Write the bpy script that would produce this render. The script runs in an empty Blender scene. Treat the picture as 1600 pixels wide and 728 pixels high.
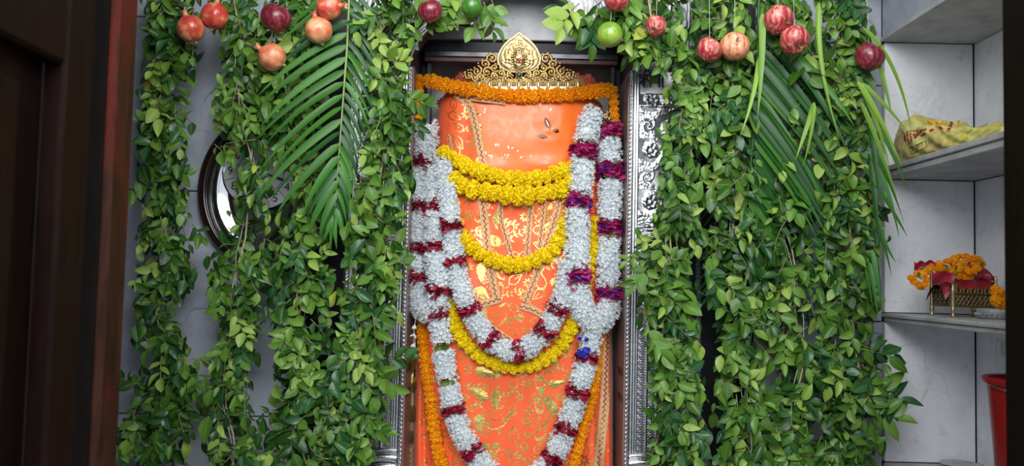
import bpy, math, random
import numpy as np
from mathutils import Vector, Matrix
from mathutils.bvhtree import BVHTree
PI = math.pi
random.seed(7)
rng = np.random.default_rng(11)
scene = bpy.context.scene
COL = scene.collection

# ------------------------------------------------------------------ camera
F_PX = 1318.0                      # focal length in pixels of the 1600 px wide frame
CAM_Y, CAM_Z = -2.2, 1.35
cd = bpy.data.cameras.new('camera')
cd.sensor_width = 36.0
cd.lens = 36.0 * F_PX / 1600.0
cd.clip_start = 0.05
cd.dof.use_dof = True
cd.dof.focus_distance = 2.08
cd.dof.aperture_fstop = 3.6
cam = bpy.data.objects.new('camera', cd)
COL.objects.link(cam)
CAM_R = Matrix.Rotation(math.radians(90 + 3.1), 3, 'X') @ Matrix.Rotation(math.radians(1.3), 3, 'Z')
cam.matrix_world = Matrix.Translation((0, CAM_Y, CAM_Z)) @ CAM_R.to_4x4()
scene.camera = cam

# ------------------------------------------------------------------ light
world = bpy.data.worlds.new('world')
scene.world = world
world.use_nodes = True
bg = world.node_tree.nodes['Background']
bg.inputs['Color'].default_value = (0.80, 0.88, 1.0, 1)
bg.inputs['Strength'].default_value = 0.75

def area(name, loc, target, sx, sy, power, color):
    ld = bpy.data.lights.new(name, 'AREA')
    ld.shape = 'RECTANGLE'; ld.size = sx; ld.size_y = sy
    ld.energy = power; ld.color = color
    o = bpy.data.objects.new(name, ld)
    o.location = loc
    d = Vector(target) - Vector(loc)
    o.rotation_euler = d.to_track_quat('-Z', 'Y').to_euler()
    COL.objects.link(o)
    return o
area('ceiling_lamp', (0.15, -0.78, 2.36), (0.05, 0.0, 1.35), 1.3, 0.22, 4.5, (1.0, 0.98, 0.95))
area('daylight_opening', (0.1, -3.3, 2.7), (0.05, 0.0, 1.45), 2.4, 1.2, 98, (0.96, 0.98, 1.0))
scene.view_settings.view_transform = 'Standard'
scene.view_settings.look = 'None'
scene.view_settings.exposure = 0.42
scene.view_settings.gamma = 1.0
scene.view_settings.use_curve_mapping = False

# ------------------------------------------------------------------ pixel -> world point on plane Y
CR = np.array(CAM_R)
def P(px, py, Y=0.0):
    d = CR @ np.array([(px - 800) / F_PX, -(py - 364) / F_PX, -1.0])
    t = (Y - CAM_Y) / d[1]
    return np.array([0, CAM_Y, CAM_Z]) + d * t
def mpp(Y): return (Y - CAM_Y) / F_PX

# ------------------------------------------------------------------ mesh buffer
class Buf:
    def __init__(s): s.v = []; s.f = {3: [], 4: []}; s.m = {3: [], 4: []}; s.uv = []; s.n = 0
    def add(s, v, f, mat=0, uv=None):
        v = np.asarray(v, float).reshape(-1, 3)
        s.v.append(v)
        s.uv.append(np.zeros((len(v), 2)) if uv is None else np.asarray(uv, float))
        if isinstance(f, np.ndarray): groups = [f]
        else:
            f3 = [x for x in f if len(x) == 3]; f4 = [x for x in f if len(x) == 4]
            for x in f:
                if len(x) > 4:
                    f3 += [(x[0], x[i], x[i + 1]) for i in range(1, len(x) - 1)]
            groups = [np.array(g, int) for g in (f3, f4) if g]
        for g in groups:
            k = g.shape[1]
            s.f[k].append(g + s.n); s.m[k].append(np.full(len(g), mat, int))
        s.n += len(v)
        return s
    def inst(s, tv, tf, M, L, mats=0, tuv=None):
        """template (tv,tf) placed with matrices M (n,3,3) and locations L (n,3)"""
        M = np.asarray(M); L = np.asarray(L)
        n = len(M); k = len(tv)
        v = np.einsum('nij,kj->nki', M, tv) + L[:, None, :]
        s.v.append(v.reshape(-1, 3))
        s.uv.append(np.tile(np.zeros((k, 2)) if tuv is None else tuv, (n, 1)))
        f = (tf[None] + (np.arange(n) * k)[:, None, None]).reshape(-1, tf.shape[1]) + s.n
        mm = np.repeat(np.full(n, mats) if np.isscalar(mats) else np.asarray(mats), len(tf))
        s.f[tf.shape[1]].append(f); s.m[tf.shape[1]].append(mm)
        s.n += n * k
        return s
    def mesh(s, name, mats, smooth=True, off=(0, 0, 0)):
        me = bpy.data.meshes.new(name)
        v = np.concatenate(s.v) - np.asarray(off)
        uv = np.concatenate(s.uv)
        F = [(k, np.concatenate(s.f[k]), np.concatenate(s.m[k])) for k in (3, 4) if s.f[k]]
        loops = np.concatenate([f.ravel() for k, f, m in F])
        tot = np.concatenate([np.full(len(f), k) for k, f, m in F])
        start = np.concatenate([[0], np.cumsum(tot)[:-1]])
        me.vertices.add(len(v)); me.vertices.foreach_set('co', v.ravel().astype(np.float32))
        me.loops.add(len(loops)); me.loops.foreach_set('vertex_index', loops.astype(np.int32))
        me.polygons.add(len(tot)); me.polygons.foreach_set('loop_start', start.astype(np.int32))
        me.polygons.foreach_set('loop_total', tot.astype(np.int32))
        me.polygons.foreach_set('material_index', np.concatenate([m for k, f, m in F]).astype(np.int32))
        me.polygons.foreach_set('use_smooth', np.full(len(tot), smooth))
        ul = me.uv_layers.new(name='UVMap')
        ul.data.foreach_set('uv', uv[loops].ravel().astype(np.float32))
        for m in (mats if isinstance(mats, (list, tuple)) else [mats]): me.materials.append(m)
        me.update(calc_edges=True)
        return me

def origin(o):
    p = Vector((0, 0, 0))
    while o is not None:
        p += o.location; o = o.parent
    return np.array(p)
def part(name, buf, mats, parent=None, smooth=True, kind=None, label=None):
    off = origin(parent) if parent is not None else np.zeros(3)
    me = buf.mesh(name, mats, smooth, off)
    o = bpy.data.objects.new(name, me)
    COL.objects.link(o)
    if parent is not None: o.parent = parent
    if kind: o['kind'] = kind
    if label: o['label'] = label
    return o
def thing(name, label, cat, loc, group=None):
    o = bpy.data.objects.new(name, None)
    o.empty_display_size = 0.02
    o.location = Vector([float(a) for a in loc]); COL.objects.link(o)
    o['label'] = label; o['category'] = cat
    if group: o['group'] = group
    return o
def tag(o, label, cat, group=None):
    o['label'] = label; o['category'] = cat
    if group: o['group'] = group
    return o

# ------------------------------------------------------------------ shape helpers
def box(b, x0, x1, y0, y1, z0, z1, mat=0, bev=0.0):
    if bev <= 0:
        v = [(x, y, z) for x in (x0, x1) for y in (y0, y1) for z in (z0, z1)]
        f = [(0, 1, 3, 2), (4, 6, 7, 5), (0, 4, 5, 1), (2, 3, 7, 6), (0, 2, 6, 4), (1, 5, 7, 3)]
        return b.add(v, f, mat)
    # chamfered box
    X = (x0, x1); Y = (y0, y1); Z = (z0, z1); v = []; idx = {}
    for i in (0, 1):
        for j in (0, 1):
            for k in (0, 1):
                c = np.array([X[i], Y[j], Z[k]], float)
                s = np.array([1 if i == 0 else -1, 1 if j == 0 else -1, 1 if k == 0 else -1]) * bev
                for ax in range(3):
                    p = c + s; p[ax] = c[ax]
                    idx[(i, j, k, ax)] = len(v); v.append(p)
    f = []
    for ax in range(3):
        o1, o2 = [a for a in range(3) if a != ax]
        for side in (0, 1):
            q = []
            for (a, c) in ((0, 0), (1, 0), (1, 1), (0, 1)):
                t = [0, 0, 0]; t[ax] = side; t[o1] = a; t[o2] = c
                q.append(idx[(t[0], t[1], t[2], ax)])
            if (side == 1) != (ax == 1): pass
            else: q = q[::-1]
            f.append(tuple(q))
    for ax in range(3):       # edges along ax
        o1, o2 = [a for a in range(3) if a != ax]
        for a in (0, 1):
            for c in (0, 1):
                t0 = [0, 0, 0]; t0[o1] = a; t0[o2] = c; t1 = list(t0); t1[ax] = 1
                q = (idx[(*t0, o1)], idx[(*t1, o1)], idx[(*t1, o2)], idx[(*t0, o2)])
                cen = np.mean([v[i] for i in q], axis=0) - np.array([(x0 + x1) / 2, (y0 + y1) / 2, (z0 + z1) / 2])
                nrm = np.cross(v[q[1]] - v[q[0]], v[q[2]] - v[q[1]])
                f.append(q if nrm @ cen > 0 else q[::-1])
    for i in (0, 1):
        for j in (0, 1):
            for k in (0, 1):
                q = (idx[(i, j, k, 0)], idx[(i, j, k, 1)], idx[(i, j, k, 2)])
                sgn = (1 if i else -1) * (1 if j else -1) * (1 if k else -1)
                f.append(q if sgn > 0 else q[::-1])
    return b.add(np.array(v), f, mat)

def norm(a):
    a = np.asarray(a, float); n = np.linalg.norm(a, axis=-1, keepdims=True)
    return a / np.maximum(n, 1e-9)
def resample(pts, step=None, n=None):
    pts = np.asarray(pts, float)
    d = np.linalg.norm(np.diff(pts, axis=0), axis=1); s = np.concatenate([[0], np.cumsum(d)])
    if n is None: n = max(2, int(round(s[-1] / step)) + 1)
    t = np.linspace(0, s[-1], n)
    return np.stack([np.interp(t, s, pts[:, i]) for i in range(pts.shape[1])], 1)
def smooth_path(pts, n=60):
    """Catmull-Rom through pts"""
    p = np.asarray(pts, float)
    if len(p) < 3: return resample(p, n=n)
    q = np.vstack([2 * p[0] - p[1], p, 2 * p[-1] - p[-2]]); out = []
    for i in range(1, len(q) - 2):
        for t in np.linspace(0, 1, 12, endpoint=False):
            a, b, c, d = q[i - 1], q[i], q[i + 1], q[i + 2]
            out.append(0.5 * ((2 * b) + (-a + c) * t + (2 * a - 5 * b + 4 * c - d) * t * t + (-a + 3 * b - 3 * c + d) * t ** 3))
    out.append(p[-1])
    return resample(out, n=n)
def frames(path, up=(0, -1, 0)):
    path = np.asarray(path, float)
    T = norm(np.gradient(path, axis=0))
    U = np.tile(np.array(up, float), (len(path), 1))
    U = norm(U - (U * T).sum(1, keepdims=True) * T)
    B = np.cross(T, U)
    return T, U, B
def tube(b, path, r, n=8, mat=0, up=(0, -1, 0.01), caps=True):
    path = np.asarray(path, float); m = len(path)
    r = np.broadcast_to(np.asarray(r, float), (m,))
    T, U, B = frames(path, up)
    a = np.arange(n) * 2 * PI / n
    v = path[:, None, :] + r[:, None, None] * (np.cos(a)[None, :, None] * B[:, None, :] + np.sin(a)[None, :, None] * U[:, None, :])
    i = np.arange(m - 1)[:, None] * n; j = np.arange(n)[None]; j2 = (j + 1) % n
    f = np.stack([i + j, i + j2, i + n + j2, i + n + j], -1).reshape(-1, 4)
    b.add(v.reshape(-1, 3), f, mat)
    if caps:
        b.add(v[0], [tuple(range(n))[::-1]], mat); b.add(v[-1], [tuple(range(n))], mat)
    return b
def lathe(b, prof, n=24, loc=(0, 0, 0), mat=0, M=None):
    """prof: list of (r,z)"""
    prof = np.asarray(prof, float); m = len(prof)
    a = np.arange(n) * 2 * PI / n
    v = np.stack([prof[:, 0:1] * np.cos(a), prof[:, 0:1] * np.sin(a), np.repeat(prof[:, 1:2], n, 1)], -1).reshape(-1, 3)
    if M is not None: v = v @ np.asarray(M).T
    v = v + np.asarray(loc)
    i = np.arange(m - 1)[:, None] * n; j = np.arange(n)[None]; j2 = (j + 1) % n
    f = np.stack([i + j, i + j2, i + n + j2, i + n + j], -1).reshape(-1, 4)
    return b.add(v, f, mat)
def gridf(nu, nv):
    """faces of a grid of nu x nv vertices, index = iu*nv+iv"""
    i = np.arange(nu - 1)[:, None] * nv; j = np.arange(nv - 1)[None]
    return np.stack([i + j, i + nv + j, i + nv + j + 1, i + j + 1], -1).reshape(-1, 4)
def sphere_tpl(nu=8, nv=6):
    v = []
    for i in range(nv + 1):
        th = PI * i / nv
        for j in range(nu):
            a = 2 * PI * j / nu
            v.append((math.sin(th) * math.cos(a), math.sin(th) * math.sin(a), math.cos(th)))
    f = []
    for i in range(nv):
        for j in range(nu):
            j2 = (j + 1) % nu
            f.append((i * nu + j, (i + 1) * nu + j, (i + 1) * nu + j2, i * nu + j2))
    return np.array(v), np.array(f)
SPH_V, SPH_F = sphere_tpl(8, 6)
SPH_V2, SPH_F2 = sphere_tpl(16, 12)
def ball(b, c, r, mat=0, hi=False, M=None):
    v, f = (SPH_V2, SPH_F2) if hi else (SPH_V, SPH_F)
    rr = np.broadcast_to(np.asarray(r, float), (3,))
    v = v * rr
    if M is not None: v = v @ np.asarray(M).T
    b.add(v + np.asarray(c), f, mat)
def basis(x, n):
    """matrices with columns (side, along, normal): along = x, normal ~ n"""
    x = norm(x); n = np.asarray(n, float)
    n = norm(n - (n * x).sum(-1, keepdims=True) * x)
    s = np.cross(x, n)
    return np.stack([s, x, n], -1)

# ------------------------------------------------------------------ materials
def mat_new(name):
    m = bpy.data.materials.new(name); m.use_nodes = True
    nt = m.node_tree; nt.nodes.clear()
    out = nt.nodes.new('ShaderNodeOutputMaterial')
    p = nt.nodes.new('ShaderNodeBsdfPrincipled')
    nt.links.new(p.outputs[0], out.inputs[0])
    return m, nt, p, out
def N(nt, typ, **kw):
    n = nt.nodes.new(typ)
    for k, v in kw.items():
        if k.startswith('_'): setattr(n, k[1:], v)
        else: n.inputs[k.replace('__', ' ')].default_value = v
    return n
def ramp(nt, fac, stops, interp='LINEAR'):
    r = nt.nodes.new('ShaderNodeValToRGB'); r.color_ramp.interpolation = interp
    e = r.color_ramp.elements
    while len(e) > 1: e.remove(e[-1])
    e[0].position = stops[0][0]; c = stops[0][1]; e[0].color = (*c, 1) if len(c) == 3 else c
    for pos, c in stops[1:]:
        x = e.new(pos); x.color = (*c, 1) if len(c) == 3 else c
    nt.links.new(fac, r.inputs[0]); return r.outputs[0]
def mixc(nt, a, b, fac, mode='MIX'):
    n = nt.nodes.new('ShaderNodeMix'); n.data_type = 'RGBA'; n.blend_type = mode
    for s, val in ((n.inputs[6], a), (n.inputs[7], b), (n.inputs[0], fac)):
        if hasattr(val, 'links'): nt.links.new(val, s)
        elif isinstance(val, tuple): s.default_value = (*val, 1)
        else: s.default_value = val
    return n.outputs[2]
def coord(nt, kind='Object', scale=(1, 1, 1)):
    t = nt.nodes.new('ShaderNodeTexCoord'); mp = nt.nodes.new('ShaderNodeMapping')
    mp.inputs['Scale'].default_value = scale
    nt.links.new(t.outputs[kind], mp.inputs[0]); return mp.outputs[0]
def noise(nt, vec, scale, detail=4, rough=.55, out='Fac', dist=0.0):
    n = nt.nodes.new('ShaderNodeTexNoise'); n.inputs['Scale'].default_value = scale
    n.inputs['Detail'].default_value = detail; n.inputs['Roughness'].default_value = rough
    n.inputs['Distortion'].default_value = dist
    nt.links.new(vec, n.inputs['Vector']); return n.outputs[out]
def bump(nt, p, h, strength=.3, dist=.002):
    b = nt.nodes.new('ShaderNodeBump'); b.inputs['Strength'].default_value = strength
    b.inputs['Distance'].default_value = dist
    nt.links.new(h, b.inputs['Height']); nt.links.new(b.outputs[0], p.inputs['Normal'])
def island(nt):
    g = nt.nodes.new('ShaderNodeNewGeometry'); o = nt.nodes.new('ShaderNodeObjectInfo')
    a = nt.nodes.new('ShaderNodeMath'); a.operation = 'ADD'
    nt.links.new(g.outputs['Random Per Island'], a.inputs[0]); nt.links.new(o.outputs['Random'], a.inputs[1])
    f = nt.nodes.new('ShaderNodeMath'); f.operation = 'FRACT'; nt.links.new(a.outputs[0], f.inputs[0])
    return f.outputs[0]
def simple(name, col, rough=.5, metal=0.0, col2=None, nscale=30, bumpv=0.0, bscale=80, spec=None, coat=0.0):
    m, nt, p, out = mat_new(name)
    p.inputs['Roughness'].default_value = rough; p.inputs['Metallic'].default_value = metal
    if spec is not None: p.inputs['Specular IOR Level'].default_value = spec
    p.inputs['Coat Weight'].default_value = coat
    vec = coord(nt)
    if col2 is None: col2 = tuple(c * .75 for c in col)
    c = ramp(nt, noise(nt, vec, nscale), [(.3, col2), (.7, col)])
    nt.links.new(c, p.inputs['Base Color'])
    if bumpv: bump(nt, p, noise(nt, vec, bscale), bumpv, .003)
    return m
def petalmat(name, c1, c2, rough=.6, trans=.2):
    m, nt, p, out = mat_new(name)
    r = island(nt)
    c = ramp(nt, r, [(0, c1), (1, c2)])
    nt.links.new(c, p.inputs['Base Color']); p.inputs['Roughness'].default_value = rough
    p.inputs['Specular IOR Level'].default_value = .3
    if trans:
        t = nt.nodes.new('ShaderNodeBsdfTranslucent'); nt.links.new(c, t.inputs[0])
        mx = nt.nodes.new('ShaderNodeMixShader'); mx.inputs[0].default_value = trans
        nt.links.new(p.outputs[0], mx.inputs[1]); nt.links.new(t.outputs[0], mx.inputs[2])
        nt.links.new(mx.outputs[0], out.inputs[0])
    return m
def leafmat(name, dark, light, rough=.33):
    m, nt, p, out = mat_new(name)
    r = island(nt)
    base = ramp(nt, r, [(0, dark), (1, light)])
    uv = nt.nodes.new('ShaderNodeUVMap'); sep = nt.nodes.new('ShaderNodeSeparateXYZ')
    nt.links.new(uv.outputs[0], sep.inputs[0])
    # midrib: |u-0.5|
    a = N(nt, 'ShaderNodeMath', _operation='SUBTRACT'); nt.links.new(sep.outputs[0], a.inputs[0]); a.inputs[1].default_value = .5
    ab = N(nt, 'ShaderNodeMath', _operation='ABSOLUTE'); nt.links.new(a.outputs[0], ab.inputs[0])
    rib = ramp(nt, ab.outputs[0], [(0.0, (1, 1, 1)), (.045, (0, 0, 0))])
    # side veins: sin((v - |u|*.8)*50)
    s = N(nt, 'ShaderNodeMath', _operation='MULTIPLY_ADD'); nt.links.new(ab.outputs[0], s.inputs[0]); s.inputs[1].default_value = -.7
    nt.links.new(sep.outputs[1], s.inputs[2])
    s2 = N(nt, 'ShaderNodeMath', _operation='MULTIPLY'); nt.links.new(s.outputs[0], s2.inputs[0]); s2.inputs[1].default_value = 48
    s3 = N(nt, 'ShaderNodeMath', _operation='SINE'); nt.links.new(s2.outputs[0], s3.inputs[0])
    vein = ramp(nt, s3.outputs[0], [(.80, (0, 0, 0)), (1.0, (1, 1, 1))])
    pale = mixc(nt, base, (0.30, 0.48, 0.10), .45)
    c = mixc(nt, base, pale, rib)
    f2 = N(nt, 'ShaderNodeMath', _operation='MULTIPLY'); nt.links.new(vein, f2.inputs[0]); f2.inputs[1].default_value = .22
    c = mixc(nt, c, pale, f2.outputs[0])
    nz = noise(nt, coord(nt), 35, 3)
    c = mixc(nt, c, ramp(nt, nz, [(.3, (.62, .66, .6)), (.65, (1, 1, 1))]), .8, 'MULTIPLY')
    nt.links.new(c, p.inputs['Base Color'])
    p.inputs['Roughness'].default_value = rough
    p.inputs['Specular IOR Level'].default_value = .36
    bump(nt, p, mixc(nt, vein, rib, .5), .35, .0012)
    t = nt.nodes.new('ShaderNodeBsdfTranslucent'); nt.links.new(c, t.inputs[0])
    mx = nt.nodes.new('ShaderNodeMixShader'); mx.inputs[0].default_value = .16
    nt.links.new(p.outputs[0], mx.inputs[1]); nt.links.new(t.outputs[0], mx.inputs[2])
    nt.links.new(mx.outputs[0], out.inputs[0])
    return m
def marble(name, light, mid, dirt=.35, crack=.6, rough=.45, sc=1.0):
    m, nt, p, out = mat_new(name)
    vec = coord(nt)
    n1 = noise(nt, vec, 5 * sc, 6, .62)
    c = ramp(nt, n1, [(.3, mid), (.62, light)])
    n2 = noise(nt, vec, 14 * sc, 8, .7)
    st = ramp(nt, n2, [(.28, (.25, .25, .26)), (.46, (1, 1, 1))])
    c = mixc(nt, c, st, dirt, 'MULTIPLY')
    # small chips / dark specks
    n3 = noise(nt, vec, 60 * sc, 3, .6)
    sp = ramp(nt, n3, [(.22, (.10, .10, .11)), (.31, (1, 1, 1))])
    c = mixc(nt, c, sp, .8, 'MULTIPLY')
    # hairline cracks
    vo = nt.nodes.new('ShaderNodeTexVoronoi'); vo.feature = 'DISTANCE_TO_EDGE'; vo.inputs['Scale'].default_value = 3.2 * sc
    nz = nt.nodes.new('ShaderNodeTexNoise'); nz.inputs['Scale'].default_value = 6; nt.links.new(vec, nz.inputs['Vector'])
    ad = nt.nodes.new('ShaderNodeVectorMath'); ad.operation = 'MULTIPLY_ADD'
    nt.links.new(nz.outputs['Color'], ad.inputs[0]); ad.inputs[1].default_value = (.25, .25, .25); nt.links.new(vec, ad.inputs[2])
    nt.links.new(ad.outputs[0], vo.inputs['Vector'])
    cr = ramp(nt, vo.outputs['Distance'], [(.0, (.2, .2, .2)), (.008, (1, 1, 1))])
    msk = ramp(nt, noise(nt, vec, 2.3, 2), [(.48, (0, 0, 0)), (.60, (crack, crack, crack))])
    mm = nt.nodes.new('ShaderNodeMath'); mm.operation = 'MULTIPLY'; mm.inputs[1].default_value = 1.0
    nt.links.new(msk, mm.inputs[0])
    c = mixc(nt, c, cr, mm.outputs[0], 'MULTIPLY')
    nt.links.new(c, p.inputs['Base Color'])
    p.inputs['Roughness'].default_value = rough
    p.inputs['Specular IOR Level'].default_value = .35
    bump(nt, p, n2, .12, .002)
    return m
def metal(name, col, dark, rough=.3, nscale=60, bumpv=.3, point=True, metallic=1.0):
    m, nt, p, out = mat_new(name)
    vec = coord(nt)
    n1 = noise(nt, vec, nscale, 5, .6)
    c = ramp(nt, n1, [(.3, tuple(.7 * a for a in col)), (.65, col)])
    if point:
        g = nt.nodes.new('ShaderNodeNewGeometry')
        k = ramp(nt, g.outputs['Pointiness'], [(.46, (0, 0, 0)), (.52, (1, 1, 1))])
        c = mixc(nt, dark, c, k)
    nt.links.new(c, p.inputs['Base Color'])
    p.inputs['Metallic'].default_value = metallic; p.inputs['Roughness'].default_value = rough
    if bumpv: bump(nt, p, n1, bumpv, .0015)
    return m

M_wall = marble('grey_marble', (.44, .47, .53), (.25, .275, .32), .4, .9)
M_white = marble('white_marble', (.90, .91, .93), (.72, .74, .78), .28, .35, .4, 1.3)
M_shelf = marble('shelf_marble', (.50, .50, .50), (.30, .30, .30), .5, .2, .4, 2.0)
M_ceil = simple('plaster', (.5, .5, .5), .8)
M_floor = marble('floor_marble', (.3, .3, .3), (.2, .2, .2), .4, .3)
M_grime = simple('joint_grime', (.03, .03, .035), .8)
M_black = simple('black_granite', (.012, .012, .014), .5, col2=(.006, .006, .007), spec=.25)
M_granite = simple('polished_granite_edge', (.05, .055, .065), .25, col2=(.02, .02, .025))
M_niche = marble('niche_marble', (.46, .47, .47), (.22, .22, .23), .6, .1)
def wood(name, c1, c2, rough=.4, sc=1.0, wear=None, spec=.5):
    m, nt, p, out = mat_new(name)
    vec = coord(nt, 'Object', (1 * sc, 1 * sc, .12 * sc))
    n1 = noise(nt, vec, 60, 6, .6, dist=.6)
    c = ramp(nt, n1, [(.3, c1), (.7, c2)])
    if wear:
        v2 = coord(nt, 'Object', (1, 1, .35))
        c = mixc(nt, c, wear, ramp(nt, noise(nt, v2, 9, 5, .65), [(.52, (0, 0, 0)), (.66, (.8, .8, .8))]))
    nt.links.new(c, p.inputs['Base Color']); p.inputs['Roughness'].default_value = rough
    p.inputs['Specular IOR Level'].default_value = spec
    bump(nt, p, n1, .2, .002)
    return m
M_door = wood('door_wood', (.004, .0018, .0013), (.012, .0045, .003), .5, 1, (.022, .0045, .003), .10)
M_door_r = wood('shaded_door_wood', (.003, .002, .0015), (.007, .004, .003), .6, 1, None, .08)  # darker copy of the door wood, its unlit look put into the colour
M_door2 = wood('jamb_wood', (.013, .005, .003), (.050, .018, .009), .5, 1, (.11, .012, .006), .15)
M_reveal = wood('reveal_wood', (.15, .10, .09), (.28, .22, .20), .3, 1, (.17, .06, .045))
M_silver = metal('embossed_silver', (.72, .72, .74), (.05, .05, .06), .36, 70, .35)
M_silver_a = metal('glare_dimmed_silver', (.28, .28, .30), (.04, .04, .05), .45, 70, .5)  # darker copy of the silver, glare on the arch held down by colour
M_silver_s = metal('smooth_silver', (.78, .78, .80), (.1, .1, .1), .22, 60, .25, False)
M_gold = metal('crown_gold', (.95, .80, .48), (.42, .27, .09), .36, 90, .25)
M_foil = metal('gold_foil', (.72, .52, .15), (.2, .1, .02), .36, 120, .9, False, .9)
M_lace = simple('gold_lace', (.95, .74, .40), .42, .3, col2=(.50, .20, .07), nscale=420, bumpv=1.0, bscale=450)
M_lace_red = simple('red_lace', (.45, .03, .02), .6, col2=(.25, .015, .012), nscale=200)
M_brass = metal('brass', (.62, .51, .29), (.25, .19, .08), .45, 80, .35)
M_chrome = simple('chrome', (.75, .75, .76), .06, 1.0, col2=(.72, .72, .73))
M_rim = simple('clock_rim_plastic', (.020, .007, .006), .2, col2=(.014, .005, .004), coat=.5)
M_dial = simple('dial_white', (.75, .77, .78), .35, col2=(.70, .72, .73))
M_ink = simple('black_ink', (.012, .012, .014), .4)
M_gemg = simple('green_gem', (.0, .05, .055), .08, coat=1)
M_gemr = simple('red_gem', (.6, .02, .01), .1, coat=1)
M_string = simple('white_thread', (.55, .57, .58), .5)
M_jute = simple('jute_cord', (.42, .33, .20), .8, nscale=200)
M_twig = simple('twig_bark', (.30, .26, .13), .7, col2=(.12, .13, .04), nscale=60)
M_green_wire = simple('green_thread', (.02, .16, .07), .4)
M_conduit = simple('grey_conduit', (.10, .115, .135), .45)
M_bucket = simple('red_plastic', (.42, .012, .012), .3, col2=(.33, .010, .010), nscale=8)
M_steel = simple('steel', (.62, .63, .65), .2, 1.0)
M_stone = marble('carved_stone', (.38, .38, .38), (.2, .2, .2), .6, .2, .6, 6)
M_redcloth = simple('red_satin', (.34, .012, .03), .38, col2=(.26, .010, .024), nscale=10, bumpv=.1, bscale=60)
# skin of the idol: glossy vermilion paste
def sindoor(name, rough, b):
    m, nt, p, out = mat_new(name)
    vec = coord(nt)
    c = ramp(nt, noise(nt, vec, 9, 5), [(.3, (.84, .15, .022)), (.7, (.92, .20, .034))])
    nt.links.new(c, p.inputs['Base Color'])
    r = ramp(nt, noise(nt, vec, 45, 5, .7), [(.45, (rough,) * 3), (.62, (rough * .55,) * 3)])
    nt.links.new(r, p.inputs['Roughness'])
    p.inputs['Coat Weight'].default_value = .12; p.inputs['Coat Roughness'].default_value = .2; p.inputs['Specular IOR Level'].default_value = .3
    bump(nt, p, noise(nt, vec, 38, 6, .6), b, .004)
    return m
M_sindoor = sindoor('vermilion_paste', .42, .14)
M_crust = simple('vermilion_crust', (.50, .09, .045), .85, col2=(.34, .06, .035), nscale=50, bumpv=1, bscale=120)
M_eye = simple('eye_black', (.015, .008, .006), .2)
M_eyew = simple('eye_white', (.7, .68, .66), .15)
M_silfoil = simple('silver_leaf_fleck', (.95, .78, .78), .3, .2, nscale=200, bumpv=.5, bscale=300)
def clothmat():
    m, nt, p, out = mat_new('orange_brocade')
    vec = coord(nt)
    c = ramp(nt, noise(nt, vec, 6, 4), [(.3, (.80, .085, .014)), (.7, (.88, .125, .022))])
    nt.links.new(c, p.inputs['Base Color']); p.inputs['Roughness'].default_value = .55
    p.inputs['Sheen Weight'].default_value = .15
    w = noise(nt, coord(nt, 'Object', (1, 1, .2)), 120, 3)
    bump(nt, p, w, .15, .002)
    return m
M_cloth = clothmat()
M_yellow = petalmat('yellow_marigold', (.93, .68, .003), (1.0, .88, .02), .6, .25)
M_orange = petalmat('orange_marigold', (.95, .34, .003), (1.0, .54, .01), .6, .25)
M_white_p = petalmat('jasmine_white', (.74, .79, .82), (.94, .96, .97), .5, .42)
M_white_c = simple('jasmine_core', (.66, .70, .68), .7, col2=(.50, .56, .50), nscale=90)
M_rose = petalmat('crimson_petal', (.22, .006, .02), (.38, .012, .045), .55, .08)
M_mag = petalmat('magenta_petal', (.32, .012, .10), (.48, .03, .17), .55, .08)
M_blue = petalmat('blue_petal', (.025, .02, .36), (.09, .08, .58), .5, .08)
M_sepal = petalmat('sepal_green', (.09, .20, .03), (.22, .36, .08), .5, .1)
LEAF = [leafmat('leaf_dark', (.008, .045, .006), (.022, .095, .010)),
        leafmat('leaf_bluegreen', (.012, .070, .022), (.035, .13, .035), .25),
        leafmat('leaf_mid', (.037, .116, .010), (.083, .20, .020)),
        leafmat('leaf_light', (.095, .22, .028), (.16, .31, .045)),
        leafmat('leaf_lime', (.21, .35, .050), (.33, .46, .09), .4),
        leafmat('leaf_yellowing', (.30, .40, .04), (.46, .47, .08), .45)]
def bladem(name, a, b_, rough=.35):
    m, nt, p, out = mat_new(name)
    uv = nt.nodes.new('ShaderNodeUVMap'); mp = nt.nodes.new('ShaderNodeMapping'); mp.inputs['Scale'].default_value = (30, .6, 1)
    nt.links.new(uv.outputs[0], mp.inputs[0])
    n = noise(nt, mp.outputs[0], 1.0, 3)
    c = mixc(nt, ramp(nt, n, [(.3, a), (.7, b_)]), ramp(nt, island(nt), [(0, (.7, .75, .7)), (1, (1.15, 1.1, 1.1))]), 1.0, 'MULTIPLY')
    nt.links.new(c, p.inputs['Base Color']); p.inputs['Roughness'].default_value = rough; p.inputs['Specular IOR Level'].default_value = .3
    bump(nt, p, n, .3, .001)
    return m
BLADE = {'dark': bladem('palm_dark', (.010, .055, .010), (.028, .11, .020)),
         'mid': bladem('palm_mid', (.028, .12, .013), (.06, .19, .025)),
         'light': bladem('palm_light', (.12, .25, .025), (.22, .38, .05))}

# ------------------------------------------------------------------ the room
XC = float(P(808, 400, 0)[0])            # centre line of the niche
FY = -0.06                              # front of the silver frame
HW = 172 * mpp(FY)                      # half width of the niche opening
OW = 270 * mpp(FY)                      # half width over the silver frame
NB = 0.24                               # back of the niche
ZT = 2.42
X1 = float(P(1379, 400, 0)[0]); X2 = float(P(1524, 400, 0)[0])

def structure(name, b, m, parent=None, smooth=False):
    o = part(name, b, m, parent, smooth)
    if parent is None: o['kind'] = 'structure'
    return o
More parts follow.
